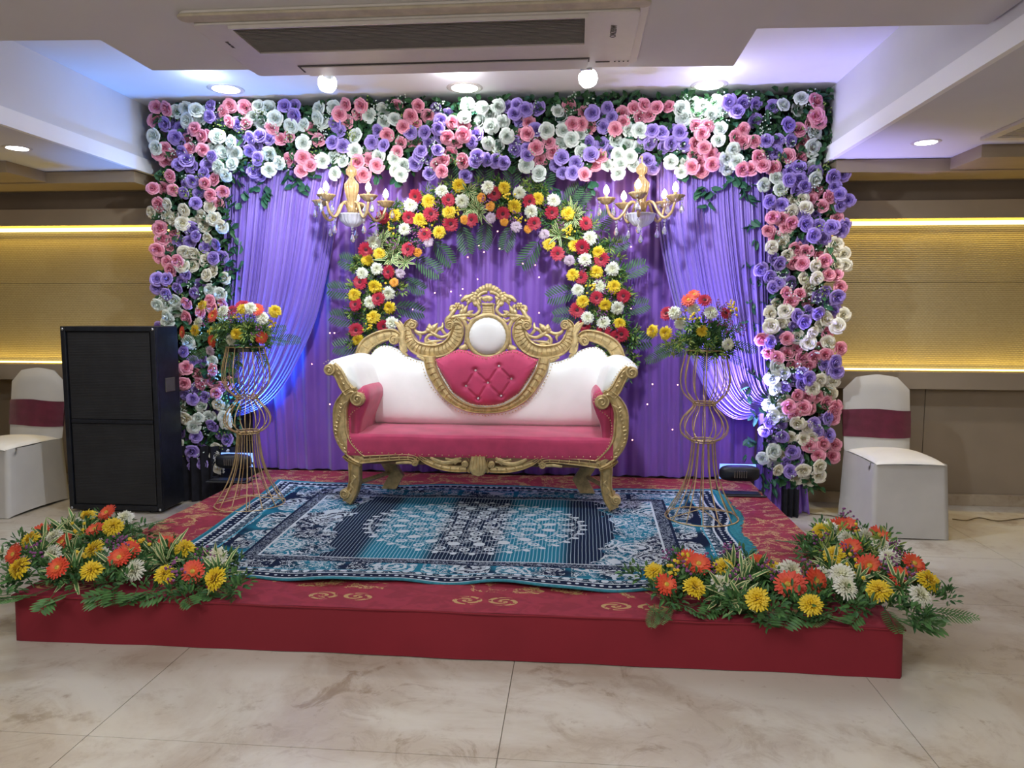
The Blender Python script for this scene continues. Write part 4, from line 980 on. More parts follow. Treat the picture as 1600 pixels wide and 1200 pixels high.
# round pad and its ring
pc = bk(763.5, 525, -.03); pc.x = 0
def torus(t, c, R, r, n=48, m=8, sq=1.):
    t.grid(lambda u, v: (c.x+(R+r*math.cos(v*2*PI))*math.cos(u*2*PI), c.y+sq*r*math.sin(v*2*PI), c.z+(R+r*math.cos(v*2*PI))*math.sin(u*2*PI)), n, m)
t = MB(); torus(t, pc, 33*MPX, 3.6*MPX); torus(t, pc+Vector((0, .008, 0)), 30*MPX, 3*MPX); t.build('pad_ring', M['gold'], sofa, smooth=True)
t = MB()
t.grid(lambda u, v: (pc.x+.124*v*math.cos(u*2*PI)*(1+.012*math.sin(u*2*PI*26)*v**6), pc.y-.055*math.sqrt(max(0, 1-(v*.98)**3.2))+.01, pc.z+.124*v*math.sin(u*2*PI)*(1+.012*math.sin(u*2*PI*26)*v**6)), 104, 12)
t.build('round_pad', M['whitelea'], sofa, smooth=True)
# upholstered back panels
def prof(pts, pos): return sorted([(abs(pos(*p).x), pos(*p).z) for p in pts])
def panel(name, top, bot, X, h, mat, edge, dy, extra=None, nx=130, nz=60, pleats=.0):
    t = MB(); cache = {}
    def fn(u, v, back=False):
        x = (2*u-1)*X; ax = abs(x); zt, zb = interp(top, ax), interp(bot, ax); zt = max(zt, zb+.0005); z = zb+(zt-zb)*v
        de = min((zt-z), (z-zb), (X-ax)); f = 1-math.exp(-max(0, de)/edge)
        y = 4.80+(z+SZ0-.70)*.13-SYF+dy
        if back: return (x, y+.05, z)
        yy = y-h*f
        if extra: yy += extra(x, z, f)
        if pleats: yy += pleats*math.sin((x*1.0+z*.3)*230)*math.exp(-max(0, zt-z)/.02)
        return (x, yy, z)
    t.grid(fn, nx, nz); t.grid(lambda u, v: fn(u, v, True), nx//3, 8)
    return t.build(name, mat, sofa, smooth=True)
topW = prof([(573, 585), (576, 570), (581, 556), (590, 545), (600, 540), (612, 541), (625, 546), (640, 557), (655, 563), (700, 566), (763, 562)], bk)
zseat = bk(700, 664).z
botW = [(0, zseat), (2, zseat)]
panel('back_cushion', topW, botW, topW[-1][0], .075, M['whitelea'], .035, -.0, extra=lambda x, z, f: .006*math.sin(x*9+z*7)*f, pleats=.003)
topM = prof([(766, 557), (748, 553), (738, 548), (722, 545), (712, 549), (700, 556), (687, 560)], bk); Xm = topM[-1][0]
botM = prof([(766, 632), (750, 631), (736, 627), (713, 611), (697, 585), (690, 572), (687, 561)], bk)
BT = [bk(x, y) for x, y in ((785, 570.5), (749, 577), (804, 590), (768, 596), (734.5, 601), (788, 616), (753, 620))]
CR = [(0, 2), (0, 3), (1, 3), (1, 4), (3, 5), (2, 5), (4, 6), (3, 6)]
def tuft(x, z, f):
    d = 0
    for b2 in BT: q = ((x-b2.x)**2+(z-b2.z)**2); d += .030*math.exp(-q/.00035)
    for a, c in CR:
        A, C_ = BT[a], BT[c]; vx, vz = C_.x-A.x, C_.z-A.z; tt = max(-.05, min(1.05, ((x-A.x)*vx+(z-A.z)*vz)/(vx*vx+vz*vz)))
        q = ((x-A.x-vx*tt)**2+(z-A.z-vz*tt)**2); d = max(d, .014*math.exp(-q/.00006))
    return d*min(1, f*1.2)
panel('centre_panel', topM, botM, Xm, .055, M['pinkvel'], .03, -.075, extra=tuft, nx=200, nz=100)
t = MB(); t.ball((0, 0, 0), .0085, 8, 5, (1, .7, 1)); me = None
CRY = simple('crystal_button', (.85, .86, .9), .12, .35, .05)
for b2 in BT:
    q = (b2.x, b2.y-.075-.028, b2.z)
    if me is None: o = t.build('button', CRY, sofa, loc=q, smooth=True); me = o.data
    else: link('button', me, sofa, loc=q)
t = MB()
ribbon(t, [bk(677, 557, -.105), bk(679, 570, -.105), bk(685, 585, -.105), bk(701, 611, -.105), bk(718, 626, -.105), bk(740, 636, -.105), bk(764.5, 639, -.105)], [9, 9, 8.5, 8, 6.5, 5.5, 5], .07, notch=.028)
both(t).build('panel_ring', M['gold'], sofa)
def nails(name, pts, sp=.021, r=.0042):
    t = MB(); acc = 0; t.ball(pts[0], r, 6, 4)
    for a, b2 in zip(pts, pts[1:]):
        acc += (b2-a).length
        if acc >= sp: acc = 0; t.ball(b2, r, 6, 4)
    n = len(t.v)
    both(t).build(name, M['nail'], sofa, smooth=True, kind='stuff')
nails('nailheads', spline([bk(578, 568, -.02), bk(583, 555, -.035), bk(591, 546, -.04), bk(601, 541, -.04), bk(613, 542, -.04), bk(626, 548, -.04), bk(640, 558, -.045), bk(655, 564, -.05), bk(665, 567, -.07), bk(670, 582, -.08), bk(683, 606, -.088), bk(703, 626, -.088), bk(725, 641, -.088), bk(764, 647, -.088)], 40))
nails('nailheads', spline([bk(766, 631, -.105), bk(750, 630, -.105), bk(737, 626, -.105), bk(714, 610, -.105), bk(698, 585, -.105), bk(689, 566, -.1), bk(690, 561, -.1), bk(704, 555, -.1), bk(716, 549, -.1), bk(735, 549, -.1), bk(748, 555, -.1), bk(765, 559, -.1)], 40), .02)
# seat
xs = abs(fr(547, 690).x); zt, zb = fr(549, 679).z, fr(549, 709).z
yB = 4.86-SYF
SP = [(.012, zb-.012), (.008, zb), (.006, zb+.02), (.008, zt-.03), (.014, zt-.010), (.028, zt+.001), (.06, zt+.005), (.25, zt+.012), (yB-.02, zt+.008), (yB, zt), (yB, zb)]
def seat(u, v):
    k = v*(len(SP)-1); i = min(int(k), len(SP)-2); f = k-i; y = SP[i][0]+(SP[i+1][0]-SP[i][0])*f; z = SP[i][1]+(SP[i+1][1]-SP[i][1])*f
    x = (2*u-1)*(xs+.02); 
    if i > 3: z += .003*math.sin(x*13+y*20)*math.sin(y*9)
    else: y += .003*math.sin(x*9)-.002
    return (x, y, z)
t = MB(); t.grid(seat, 80, 40); t.build('seat_cushion', M['pinkvel'], sofa, smooth=True)
nails('nailheads', [Vector((-xs-.01+i*.006, .001+.003*math.sin((-xs+i*.006)*9), zb+.006+.004*math.cos(i*.03))) for i in range(int(xs/.006)+2)], .038, .004)
# arms
def extr(t, pts, y0, y1, dz=0, dx=0, ny=8, bulge=.0, n=6):
    P = spline([(p.x, 0, p.z) for p in pts]+[(pts[0].x, 0, pts[0].z)], n)[:-1]; c = sum(P, Vector())/len(P); m_ = len(P)
    rows = []
    for j in range(ny+1):
        v = j/ny; s = 1+bulge*math.sin(PI*v)-.10*max(0, 1-j*1.5)-.10*max(0, 1-(ny-j)*1.5)
        rows += [(c.x+(p.x-c.x)*s+dx*v, y0+(y1-y0)*v, c.z+(p.z-c.z)*s+dz*v) for p in P]
    t.add(rows, [(j*m_+i, j*m_+(i+1) % m_, (j+1)*m_+(i+1) % m_, (j+1)*m_+i) for j in range(ny) for i in range(m_)]+[tuple(range(m_)), tuple(range(ny*m_+m_-1, ny*m_-1, -1))])
t = MB(); extr(t, [fr(506, 583), fr(504, 573), fr(511, 565), fr(526, 562), (fr(540, 566)), fr(549, 578), fr(556, 596), fr(560, 612), fr(546, 616), fr(530, 600), fr(518, 590)], .03, yB+.02, dz=.02, dx=.02, bulge=.03)
pair(t, 'arm_roll', M['whitelea'], True, 'white leatherette arm roll')
t = MB(); extr(t, [fr(545, 640), fr(546, 618), fr(552, 608), fr(562, 606), fr(570, 613), fr(572, 626), fr(566, 645), fr(560, 662), fr(557, 690), fr(560, 708), fr(552, 712), fr(546, 690)], .03, yB, dz=0, bulge=.03)
pair(t, 'arm_cushion', M['pinkvel'], True, 'magenta inner arm cushion')
t = MB(); extr(t, [fr(531, 600), fr(541, 612), fr(536, 626), fr(528, 642), fr(527, 662), fr(530, 682), fr(541, 702), fr(556, 712), fr(556, 700), fr(548, 680), fr(546, 650), fr(552, 622), fr(548, 605), fr(538, 592)], .04, yB+.01)
pair(t, 'arm_side', M['pinkvel'], True)
t = MB()
S2 = .0038
ribbon(t, [fr(556, 609), fr(546, 613), fr(537, 623), fr(530.5, 638), (fr(530, 658)), fr(532, 679), fr(541, 698), fr(556, 713), fr(566, 719)], [4, 7, 9.5, 11.5, 12, 12, 11.5, 10, 8], .05, S2)
scroll(t, fr(558, 624, SYF-.004), 11.5, 1, 1.6, .05, S2)
ribbon(t, [fr(518, 571), fr(525, 580), fr(531, 591), fr(537, 603), fr(545, 613)], [6, 8, 8.5, 9, 10], .045, S2)
scroll(t, fr(514, 578, SYF-.004), 9.5, -1, 1.4, .05, S2)
for q in ([(541, 617), (549, 612), (556, 616)], [(533, 640), (536, 632), (543, 627)]): stroke(t, q, [.6, 1.4, .8], lambda a, b2: fr(a, b2, SYF-.004), S2)
for i in range(14):
    a = i/13; x = 531+3*math.sin(a*9)-4*math.sin(PI*a)+12*max(0, a-.75)*2; y = 630+75*a; stroke(t, [(x-2, y), (x+2*math.cos(i), y+2.2), (x+1, y+4)], [.5, 1.5, .4], lambda a_, b2: fr(a_, b2, SYF-.002), S2)
for x, y in ((526, 577), (529, 584), (533, 592), (536, 599)): stroke(t, [(x-1.5, y-1), (x+1, y+1), (x, y+4)], [.5, 1.5, .4], lambda a_, b2: fr(a_, b2, SYF-.002), S2)
pair(t, 'arm_front', M['gold'])
nails('nailheads', spline([fr(561, 637, SYF-.0), fr(550, 645, SYF+.0), fr(545, 655, SYF), fr(544.5, 668, SYF), fr(548, 686, SYF), fr(556, 700, SYF), fr(565, 707, SYF)], 30), .016, .0036)
nails('nailheads', spline([fr(506, 568, SYF), fr(514, 563, SYF), fr(527, 569, SYF), fr(537, 581, SYF), fr(545, 597, SYF), fr(549, 606, SYF), fr(566, 611, SYF), fr(571, 624, SYF)], 30), .016, .0036)
# apron
t = MB()
A = lambda x, y, Y=SYF+.004: fr(500+x/5.715, 600+y/5.715, Y)
ribbon(t, [A(350, 680), A(500, 668), A(640, 660), A(780, 655), A(850, 672), A(872, 700)], [7, 6.2, 5.4, 5, 5, 4], .04, S2, notch=.05)
scroll(t, A(845, 708, SYF), 5.5, 1, 0, .04, S2)
ribbon(t, [A(868, 640), A(930, 685), A(1010, 722), A(1100, 748), A(1200, 762), A(1305, 762)], [2.5, 4.2, 5, 5.3, 5.3, 5.5], .04, S2, notch=.05)
scroll(t, A(1292, 716, SYF), 5.5, -1, 0, .04, S2)
st_ = lambda pts, w_: stroke(t, pts, w_, lambda a, b2: A(a, b2, SYF+.012), S2)
st_([(680, 708), (760, 700), (820, 705)], [2, 2.2, 2]); st_([(985, 655), (1050, 690), (1120, 705), (1200, 690), (1260, 655)], [2, 3, 3, 3, 2]); st_([(1120, 665), (1180, 680), (1230, 660)], [1.6, 2, 1.6])
st_([(1200, 715), (1225, 690), (1262, 690)], [1.5, 2.2, 1.5])
ribbon(t, [A(1318, 645), A(1345, 680), A(1345, 730), A(1318, 790)], [3.5, 4, 4, 3.5], .045, S2)
both(t)
for k in range(-2, 3):
    x = 1428+k*26; stroke(t, [(x-k*3, 648), (x, 700), (x+k*3, 755), (x*.6+1428*.4, 822-abs(k)*9)], [2.2, 2.8, 3.4, 3], lambda a, b2: (lambda p: Vector((p.x-A(1428, 700).x, p.y, p.z)))(A(a, b2, SYF)), S2)
t.build('apron', M['gold'], sofa)
t = MB(); t.box((-xs-.02, .012, zb-.035), (xs+.02, .05, zb-.006)); t.box((-xs, .05, zb-.07), (xs, yB, zb-.012)); t.build('seat_rail', simple('dark_wood_rail', (.16, .09, .05), .6), sofa)
# legs
z0 = fr(545, 796).z
for s in (1, -1):
    t = MB()
    ribbon(t, [fr(554, 716), fr(552, 730), fr(552.5, 745), fr(552, 760), fr(547.5, 776), fr(541, 790)], [12, 10, 9.5, 9.5, 9.5, 8], .06, S2)
    scroll(t, fr(538, 776, SYF-.004), 8, -1, 0, .06, S2)
    ribbon(t, [fr(535, 713, SYF-.006), fr(545, 722, SYF-.006), fr(562, 730, SYF-.006)], [1.5, 2.2, 1.8], .05, S2)
    for q in ([(552, 745), (555, 750), (550, 755)], [(552, 755), (548, 762), (553, 768)], [(549, 768), (545, 773), (549, 778)]): stroke(t, q, [.6, 1.7, .6], lambda a, b2: fr(a, b2, SYF-.003), S2)
    # bring the foot down on to the rug
    t.v = [(a*s, b2, c) for a, b2, c in t.v]; lo = min(v_[2] for v_ in t.v); t.v = [(a, b2, c-(lo if c < .12 else lo*max(0, (.3-c)/.18)) if c < .3 else c) for a, b2, c in t.v]
    t.build('leg', M['gold'], sofa)
for s in (1, -1):
    t = MB(); L = fr(600, 720, 4.80); X = abs(L.x)
    for i, (p, q) in enumerate((((X-.03, L.z+.06), (X-.01, .20)), ((X-.01, .20), (X-.08, .09)), ((X-.08, .09), (X-.03, .0)))):
        a, b2 = p, q; w_ = .05
        t.add([(s*(a[0]-w_), yB-.06, a[1]), (s*(a[0]+w_), yB-.06, a[1]), (s*(b2[0]+w_), yB-.06, b2[1]), (s*(b2[0]-w_), yB-.06, b2[1]), (s*(a[0]-w_), yB-.01, a[1]), (s*(a[0]+w_), yB-.01, a[1]), (s*(b2[0]+w_), yB-.01, b2[1]), (s*(b2[0]-w_), yB-.01, b2[1])],
              [(0, 1, 2, 3), (7, 6, 5, 4), (0, 4, 5, 1), (1, 5, 6, 2), (2, 6, 7, 3), (3, 7, 4, 0)])
    t.build('leg', M['gold'], sofa)
    t = MB(); t.tube([(s*(X+.12), .05, .11), (s*(X-.04), yB-.03, .11)], .016, 4); t.build('stretcher', M['gold'], sofa)
# ================================================================= wire stands with bouquets
def stand(cx, cy, pyf, sx, label):
    zz = lambda py: aty(1095, py, 4.3).z-SZ-.011
    P = [(30, 548), (33, 562), (38, 585), (38, 602), (33, 617), (22, 628), (17, 634), (20, 641), (32, 654), (37.5, 668), (35, 680), (25, 689), (18, 693), (19, 710), (22, 735), (28, 757), (37, 778), (48, 797), (57, 812)]
    mp = 4.2/1134.8
    prof_ = [(r*mp, zz(y)) for r, y in P]; lo = prof_[-1][1]; prof_ = [(r, z-lo*((prof_[0][1]-z)/(prof_[0][1]-lo))+.004) for r, z in prof_]
    root = thing('wire_stand', label, 'flower stand', (cx, cy, SZ+.011), 'gold wire flower stands')
    Q = spline([(r, 0, z) for r, z in prof_], 2); t = MB(); t.tube(Q, .0034, 5); me = None
    for k in range(14):
        a = 2*PI*k/14+.1
        if me is None: o = t.build('wire', M['wire'], root, smooth=True, rot=(0, 0, a)); me = o.data
        else: link('wire', me, root, rot=(0, 0, a))
    for i in (0, 6, 12, 18):
        for dz in ((0, .012) if i in (6, 12) else (0,)):
            r, z = prof_[i]; t = MB(); t.grid(lambda u, v: ((r+.0042*math.cos(v*2*PI))*math.cos(u*2*PI), (r+.0042*math.cos(v*2*PI))*math.sin(u*2*PI), z+dz+.0042*math.sin(v*2*PI)), 40, 5); t.build('ring', M['wire'], root, smooth=True)
    r = prof_[18][0]; t = MB()
    for a in (.4, .4+PI/2): t.tube([(r*math.cos(a), r*math.sin(a), .012), (0, 0, .05), (-r*math.cos(a), -r*math.sin(a), .012)], .003, 5)
    t.build('foot_brace', M['wire'], root)
    t = MB(); t.lathe([(.001, prof_[0][1]-.03), (prof_[0][0]*.95, prof_[0][1]-.028), (prof_[0][0]*.9, prof_[0][1]), (.001, prof_[0][1])], 20); t.build('tray', M['black'], root)
    return prof_[0][1]+SZ+.011
RSX, RSY = 1.31, 4.29; LSX, LSY = -1.475, 4.33
hR = stand(RSX, RSY, 812, 1, 'gold wire vase stand to the right of the sofa')
hL = stand(LSX, LSY, 800, 1, 'gold wire vase stand to the left of the sofa')
def bouquet(label, cx, cy, h, lists):
    root = thing('bouquet', label, 'bouquet', (cx, cy, h), 'bouquets on the wire stands'); o0 = Vector(root.location); c0 = Vector((cx, cy, h+.08))
    for k, txt, ox, oy, s in lists:
        for px, py in pxs(txt, ox, oy, s):
            yy = cy-.10+R_.uniform(-.04, .04); p = aty(px, py, yy)
            if k in 'FB':
                p = aty(px, py, cy-.03); d = (p-c0); d.y = -.05; d.normalize(); p = p-d*.12
                o = flower(root, o0, k, p, d, R_.uniform(.8, 1), 0); o.rotation_euler = (Matrix((Vector((d.z, 0, -d.x)), Vector((0, 1, 0)), Vector((d.x, 0, d.z)).normalized())).transposed()).to_euler(); continue
            d = (p-c0).normalized()*.9+Vector((R_.uniform(-.2, .2), -.75, R_.uniform(-.1, .2)))
            flower(root, o0, k, p, d, R_.uniform(.85, 1.)*.9)
            if k in 'OYWRb':
                t = MB(); q = p-o0; t.tube([q, q*.5+Vector((0, .02, .01)), (0, 0, .01)], .002, 4, caps=False); t.build('stem', M['green2'], root, fix=False)
    for k in range(34):
        a = R_.uniform(0, 2*PI); r = R_.uniform(.02, .13); flower(root, o0, 'S', (cx+r*math.cos(a), cy+r*math.sin(a)*.8, h+R_.uniform(.0, .15)*(1-r*3)), (math.cos(a), math.sin(a)-.3, .6), R_.uniform(.8, 1.2))
b1 = (260, 460, 7.27); b2_ = (1000, 445, 8.42)
bouquet('bouquet with coral gerberas on the left wire stand', LSX, LSY, hL, [
 ('O', "190,430 525,530 1075,490 535,250 1030,175", *b1), ('R', "745,190 870,135", *b1), ('Y', "415,125 330,410 800,450 1230,195 870,170", *b1), ('W', "650,190 1090,270 370,330 740,520 950,160", *b1),
 ('b', "590,190 1190,310 520,430 830,230", *b1), ('u', "740,265 470,310 1030,420 960,230", *b1), ('L', "500,640", *b1), ('T', "640,350 900,350 760,330 930,440 600,420 1100,380", *b1),
 ('F', "340,690 670,760 1040,700 1260,540 1380,510 760,800 200,480 560,400 1230,400 450,480", *b1), ('B', "930,600 620,620", *b1)])
bouquet('bouquet with a tall crimson gerbera on the right wire stand', RSX, RSY, hR, [
 ('R', "850,210 355,380 1120,380", *b2_), ('O', "640,205 710,140", *b2_), ('Y', "340,635 820,610 170,610", *b2_), ('W', "530,510 700,320 935,370 1155,780 450,370", *b2_),
 ('b', "1190,310 720,410 1230,350 560,410", *b2_), ('u', "860,440 1050,300 1300,590 960,480 1100,560 580,320 1180,470", *b2_), ('T', "500,760 600,740 680,520 900,740 420,820 820,860 720,860 1000,880", *b2_),
 ('F', "220,950 380,870 1240,960 1400,830 880,1000 560,880 1180,600 300,830 1100,470", *b2_), ('B', "700,780 980,760 850,700", *b2_)])
# ================================================================= chandeliers
GOLDG = simple('amber_glass', (.46, .32, .16), .2, .25, .15, 40); BLUEG = simple('pale_glass_bowl', (.72, .72, .80), .15, 0, .1, trans=.3); CRYS = simple('crystal', (.9, .9, .95), .03, 0, .02, trans=.85, ior=1.6)
def chandelier(cpx, py0, label, phase):
    c = aty(cpx, py0, 4.97); zb_ = aty(cpx, py0+88, 4.97).z; root = thing('chandelier', label, 'chandelier', (c.x, 4.97, zb_), 'crystal chandeliers'); H = c.z-zb_
    S = .0042
    t = MB(); t.lathe([(.012, 100*S), (.034, 93*S), (.034, 86*S), (.016, 82*S), (.020, 78*S), (.046, 70*S), (.046, 62*S), (.032, 46*S), (.018, 34*S), (.030, 28*S), (.012, 24*S)], 48, mi=0, flute=.10, nf=12)
    t.build('stem', GOLDG, root, smooth=True)
    t = MB(); t.tube([(0, 0, 98*S), (0, .0, 110*S), (0, .10, 116*S), (0, .16, 116*S)], .005, 6); t.build('hanging_hook', M['gold'], root)
    t = MB(); t.lathe([(.002, -.005), (.010, .002), (.045, .014), (.078, .045), (.088, .082), (.098, .088), (.088, .092), (.06, .09)], 60, flute=.06, nf=20); t.build('bowl', BLUEG, root, smooth=True)
    tr = MB(); tr.ball((0, 0, 0), .010, 6, 4); tr.ball((0, 0, -.022), .007, 6, 4); tr.lathe([(.0005, -.03), (.009, -.045), (.017, -.070), (.012, -.085), (.0005, -.092)], 8)
    drop = tr.mesh('crystal_drop', CRYS, False)
    for k in range(5):
        a = phase+2*PI*k/5; ca, sa = math.cos(a), math.sin(a); Rr = .235
        P = lambda r, z: (r*ca, r*sa, z)
        t = MB(); t.tube(spline([P(.02, .10), P(.045, .165), P(.085, .155), P(.12, .095), P(.165, .055), P(.21, .085), P(Rr, .155)], 5), .0095, 8); arm = t.build('arm', GOLDG, root, smooth=True)
        t = MB(); t.lathe([(.012, .150), (.030, .158), (.052, .182), (.060, .192), (.048, .190), (.02, .176)], 40, P(Rr, 0), flute=.09, nf=14); t.build('drip_cup', GOLDG, arm, smooth=True)
        t = MB(); t.tube([P(Rr, .18), P(Rr, .215)], .011, 10); t.build('candle', M['gold'], arm)
        t = MB(); t.lathe([(.008, .213), (.019, .228), (.021, .24), (.014, .262), (.0005, .28)], 12, P(Rr, 0)); t.build('bulb', M['bulb'], arm, smooth=True)
        link('crystal_drop', drop, arm, loc=P(.165, .035)); link('crystal_drop', drop, arm, loc=P(Rr+.045, .165))
        link('crystal_drop', drop, arm, loc=P(Rr-.05, .165))
        light('candle_glow', 'POINT', (c.x+(Rr+.0)*ca, 4.97+Rr*sa-.03, zb_+.31), .45, (1, .72, .42), size=.02)
    link('crystal_drop', drop, root, loc=(0, 0, -.01))
chandelier(549, 268, 'gold crystal chandelier left of the flower arch', -2.05)
chandelier(1003, 268, 'gold crystal chandelier right of the flower arch', -1.75)
# ================================================================= flood lights on the stage floor
def flood(x, y, label):
    root = thing('flood_light', label, 'stage light', (x, y, SZ+.004), 'black LED stage floods', rotz=0)
    t = MB(); n = 28
    def f(u, v):
        a = u*2*PI; k = max(0, math.sin(PI*v))**.35; return (.135*k*abs(math.cos(a))**.6*(1 if math.cos(a) > 0 else -1), -.055+.11*v, .135+.055*k*abs(math.sin(a))**.6*(1 if math.sin(a) > 0 else -1))
    t.grid(f, n, 8); t.build('housing', M['black'], root, smooth=True)
    t = MB()
    for k in range(6): t.box((-.045+k*.015, -.062, .115), (-.038+k*.015, -.050, .160))
    t.build('vent_fins', M['acdark'], root)
    t = MB()
    for s in (-1, 1): t.tube([(s*.14, 0, .13), (s*.155, -.01, .10), (s*.15, -.05, .006), (s*.15, -.12, .006)], .006, 5); t.tube([(s*.15, -.03, .02), (s*.15, .06, .006)], .006, 5)
    t.tube([(-.15, -.12, .006), (.15, -.12, .006)], .006, 5); t.build('yoke', M['black'], root)
    t = MB(); t.box((-.12, .05, .085), (.12, .062, .185)); t.build('lens', M['lens'], root)
    t = MB(); t.box((-.14, -.11, 0), (.12, -.02, .018)); t.build('base_plate', M['black'], root, bevel=.004)
M['lens'] = simple('blue_led_lens', (.3, .4, 1), .3, emit=(.15, .3, 1), es=1.5)
p = aty(1155, 747, 4.95); flood(p.x, 4.95, 'black LED flood light on the stage behind the right wire stand')
p = aty(366, 745, 5.0); flood(p.x, 5.0, 'black LED flood light on the stage behind the left wire stand')
# ================================================================= loudspeaker
SPW, SPH, SPD = .69, 1.315, .29
sp_ = thing('loudspeaker', 'tall black double loudspeaker cabinet with mesh front standing left of the stage', 'loudspeaker', (-2.665, 4.765, 0))
t = MB(); t.box((-SPW/2, .02, .02), (SPW/2, SPD, SPH)); t.build('cabinet', M['black'], sp_, bevel=.008)
t = MB()
for a in ((-SPW/2, 0, .02, -.31, .02, SPH), (.31, 0, .02, SPW/2, .02, SPH), (-.31, 0, SPH-.035, .31, .02, SPH), (-.31, 0, .02, .31, .02, .055)): t.box(a[:3], a[3:])
t.build('front_frame', M['black'], sp_, bevel=.004)
m, nt, b = newmat('speaker_mesh'); v, x, y, z = coords(nt); hl = (z*(2*PI/.011)).sin()*.5+.5
rings_ = ((x*x+(z-.34)*(z-.34)).sqrt()-.20).abs().lt(.006).max(((x*x+(z-.96)*(z-.96)).sqrt()-.20).abs().lt(.006))
nt.links.new(mix(nt, hl*(noise(nt, v, 6, 4).ss(.3, .8)*.7+.3), (.006, .007, .010), mix(nt, rings_*.5, (.028, .030, .036), (.05, .04, .035))), b.inputs['Base Color']); b.inputs['Roughness'].default_value = .6; bump(nt, b, hl, .4, .003)
for z0_, z1_ in ((.06, .635), (.665, SPH-.04)):
    t = MB(); t.box((-.30, .008, z0_), (.30, .02, z1_)); t.build('grille', m, sp_, bevel=.003)
t = MB(); t.box((-.30, .002, .638), (.30, .018, .662)); t.build('divider_bar', M['black'], sp_, bevel=.003)
for s in (-1, 1):
    for y in (.06, SPD-.05): t = MB(); t.lathe([(.03, 0), (.03, .02), (.0005, .02)], 12, (s*.25, y, 0)); t.build('foot', M['black'], sp_)
    for z in (.03, SPH-.02): t = MB(); t.ball((s*.328, .0, z), .010, 7, 5, (1, .5, 1)); t.build('corner_screw', M['chrome'], sp_, smooth=True)
t = MB(); t.box((SPW/2-.002, .10, .85), (SPW/2+.006, .22, .95)); t.build('side_handle', M['acdark'], sp_, bevel=.004)
# dark drape box behind the loudspeaker at the foot of the left column
t = MB(); t.grid(lambda u, v: (-.30+.50*u, .02*math.sin(u*40), .004+.42*v), 60, 4); t.grid(lambda u, v: (-.30+.50*u, .25, .004+.42*v), 4, 2)
t.build('base_drape', M['blackcloth'], smooth=True, loc=(-2.12, 5.12, 0), label='black cloth hanging to the floor under the left rose column', cat='cloth')
t = MB(); t.grid(lambda u, v: (-.05+.12*u, .015*math.sin(u*20), .004+.20*v), 30, 4)
t.build('base_drape', M['blackcloth'], smooth=True, loc=(2.05, 5.10, 0), label='black cloth in front of the violet drape under the right rose column', cat='cloth')
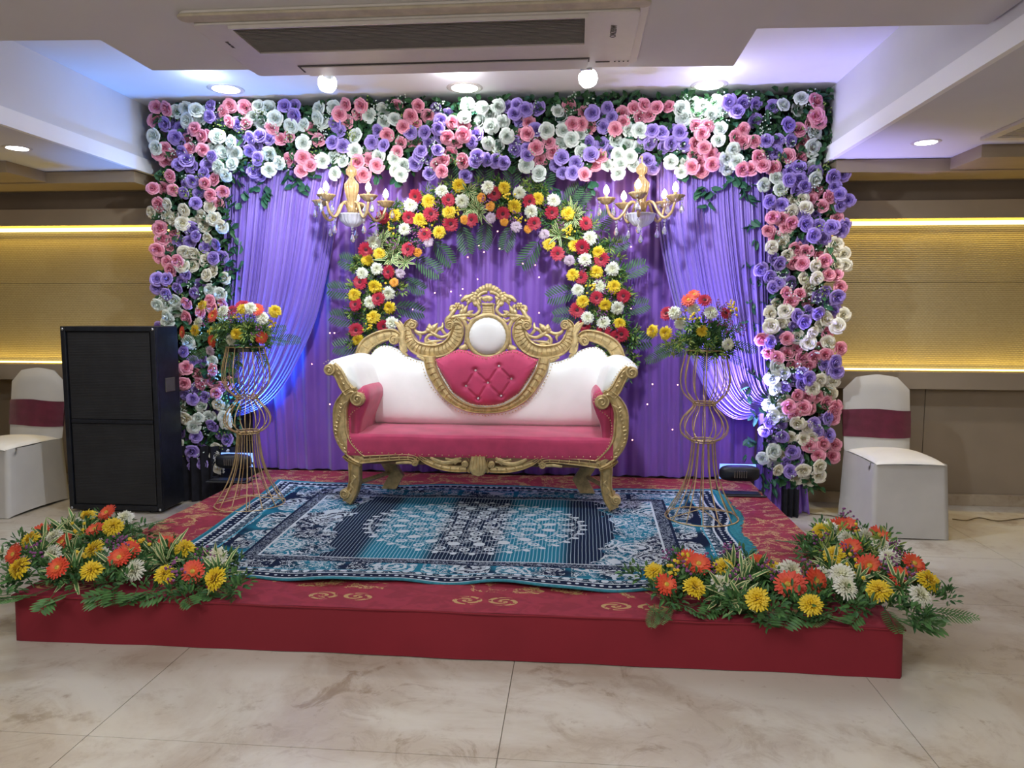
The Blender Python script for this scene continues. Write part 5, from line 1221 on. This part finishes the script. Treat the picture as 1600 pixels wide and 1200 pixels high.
# ================================================================= covered banquet chairs
M['cover'] = simple('white_spandex_cover', (.56, .55, .53), .6, 0, .04, 4, .12, sheen=.3)
M['cover2'] = simple('white_seat_satin', (.80, .80, .79), .35, 0, .03, 5, .15)
M['sash'] = simple('maroon_sash', (.12, .008, .032), .55, 0, .15, 12, .25, sheen=.3)
def chair(x, y, label, rotz=0.):
    root = thing('banquet_chair', label, 'chair', (x, y, 0), 'white covered banquet chairs', rotz)
    W, D, H = .235, .56, .50
    t = MB()
    def skirt(u, v):                                       # boxy stretched skirt, arched hem
        a = u*4; k = int(a) % 4; f = a-int(a)
        C_ = [(-W, 0), (W, 0), (W+.0, D), (-W, D)]; p = C_[k]; q = C_[(k+1) % 4]
        X, Y = p[0]+(q[0]-p[0])*f, p[1]+(q[1]-p[1])*f
        s = 1-.06*v*(1-0); fl = .010*math.sin(f*PI)*(1-v)*math.sin(v*PI)
        arch_ = .016*math.sin(f*PI)**.5 if k in (1, 3) else .006*math.sin(f*PI)
        return (X*s*(1-fl*2), .04*v*(1 if Y < .1 else 0)+Y*(1)+(-.02*v if Y > .3 else 0), (arch_+.002)*(1-v)+(H-.03)*v+.003*math.sin(f*9+k)*v)
    t.grid(skirt, 64, 14, wrapu=True)
    t.build('skirt', M['cover'], root, smooth=True)
    t = MB(); t.grid(lambda u, v: ((2*u-1)*(W-.008)*(1-.06), .03+(D-.07)*v, H-.035+.055*(max(0, math.sin(PI*min(.999, max(.001, u))))**.3)*(max(0, math.sin(PI*min(.999, max(.001, v))))**.3)), 24, 24)
    t.grid(lambda u, v: ((2*u-1)*(W-.008)*(1-.06), .03+(D-.07)*v, H-.036), 4, 4)
    t.build('seat', M['cover2'], root, smooth=True)
    # back: rounded, slightly peaked top, leaning
    def outline(f): return .955+.040*(1-abs(2*f-1)**1.4)-.055*max(0, abs(2*f-1)-.62)*3.2
    def backp(u, v, s):
        a = (2*u-1); wx = (.225-.012*(1-v)+.006*math.sin(v*PI)); Z = .30+(outline(u)-.30)*v; th = .030*(1-abs(a)**3)*(1-max(0, v-.9)*8)
        return (a*wx, D-.035+.13*(Z-.45)+s*th+.010*a*a-.0015*math.sin(a*14+v*7)*(1-v), Z)
    t = MB(); t.grid(lambda u, v: backp(u, v, -1), 26, 26); t.grid(lambda u, v: backp(u, v, 1), 26, 26); t.build('backrest', M['cover'], root, smooth=True)
    t = MB(); lo, hi = .62, .835
    def sp2(u, v, s):
        Z = .565+(.185)*v+.014*(1-abs(2*u-1))*(v-.5)+.006*math.sin(u*5); p = backp(u, (Z-.30)/(outline(u)-.30), s); return (p[0]*1.015, p[1]+s*(.006+.0015*math.sin(v*16+u*4)), p[2])
    t.grid(lambda u, v: sp2(u, v, -1), 26, 10); t.grid(lambda u, v: sp2(u, v, 1), 26, 10); t.build('sash', M['sash'], root, smooth=True)['label'] = 'maroon sash'
    return root
chair(2.665, 4.655, 'white covered chair with maroon sash right of the rose frame', .02)
chair(-3.53, 4.56, 'white covered chair with maroon sash beside the black loudspeaker', -.06)
chair(-4.10, 4.62, 'white covered chair with maroon sash cut off by the left edge', -.03)
# ================================================================= cables on the floor
def cable(label, pts, Z0=.004, r=.0035):
    P = spline([atz(a, b2, Z0+r) for a, b2 in pts], 8); o0 = P[0].copy(); o0.z = 0; t = MB(); t.tube([q-o0 for q in P], r, 6); t.build('cable', M['cable'], smooth=True, loc=o0, label=label, cat='cable')
cable('thin brown cable on the floor running right from the covered chair', [(1488, 811), (1510, 813), (1530, 809), (1560, 814), (1600, 810), (1640, 812)])
cable('thin brown cable on the floor between the rose column and covered chair', [(1252, 800), (1270, 803), (1300, 806), (1330, 815), (1352, 830)])
cd_ = [aty(333, 322, 5.3)]
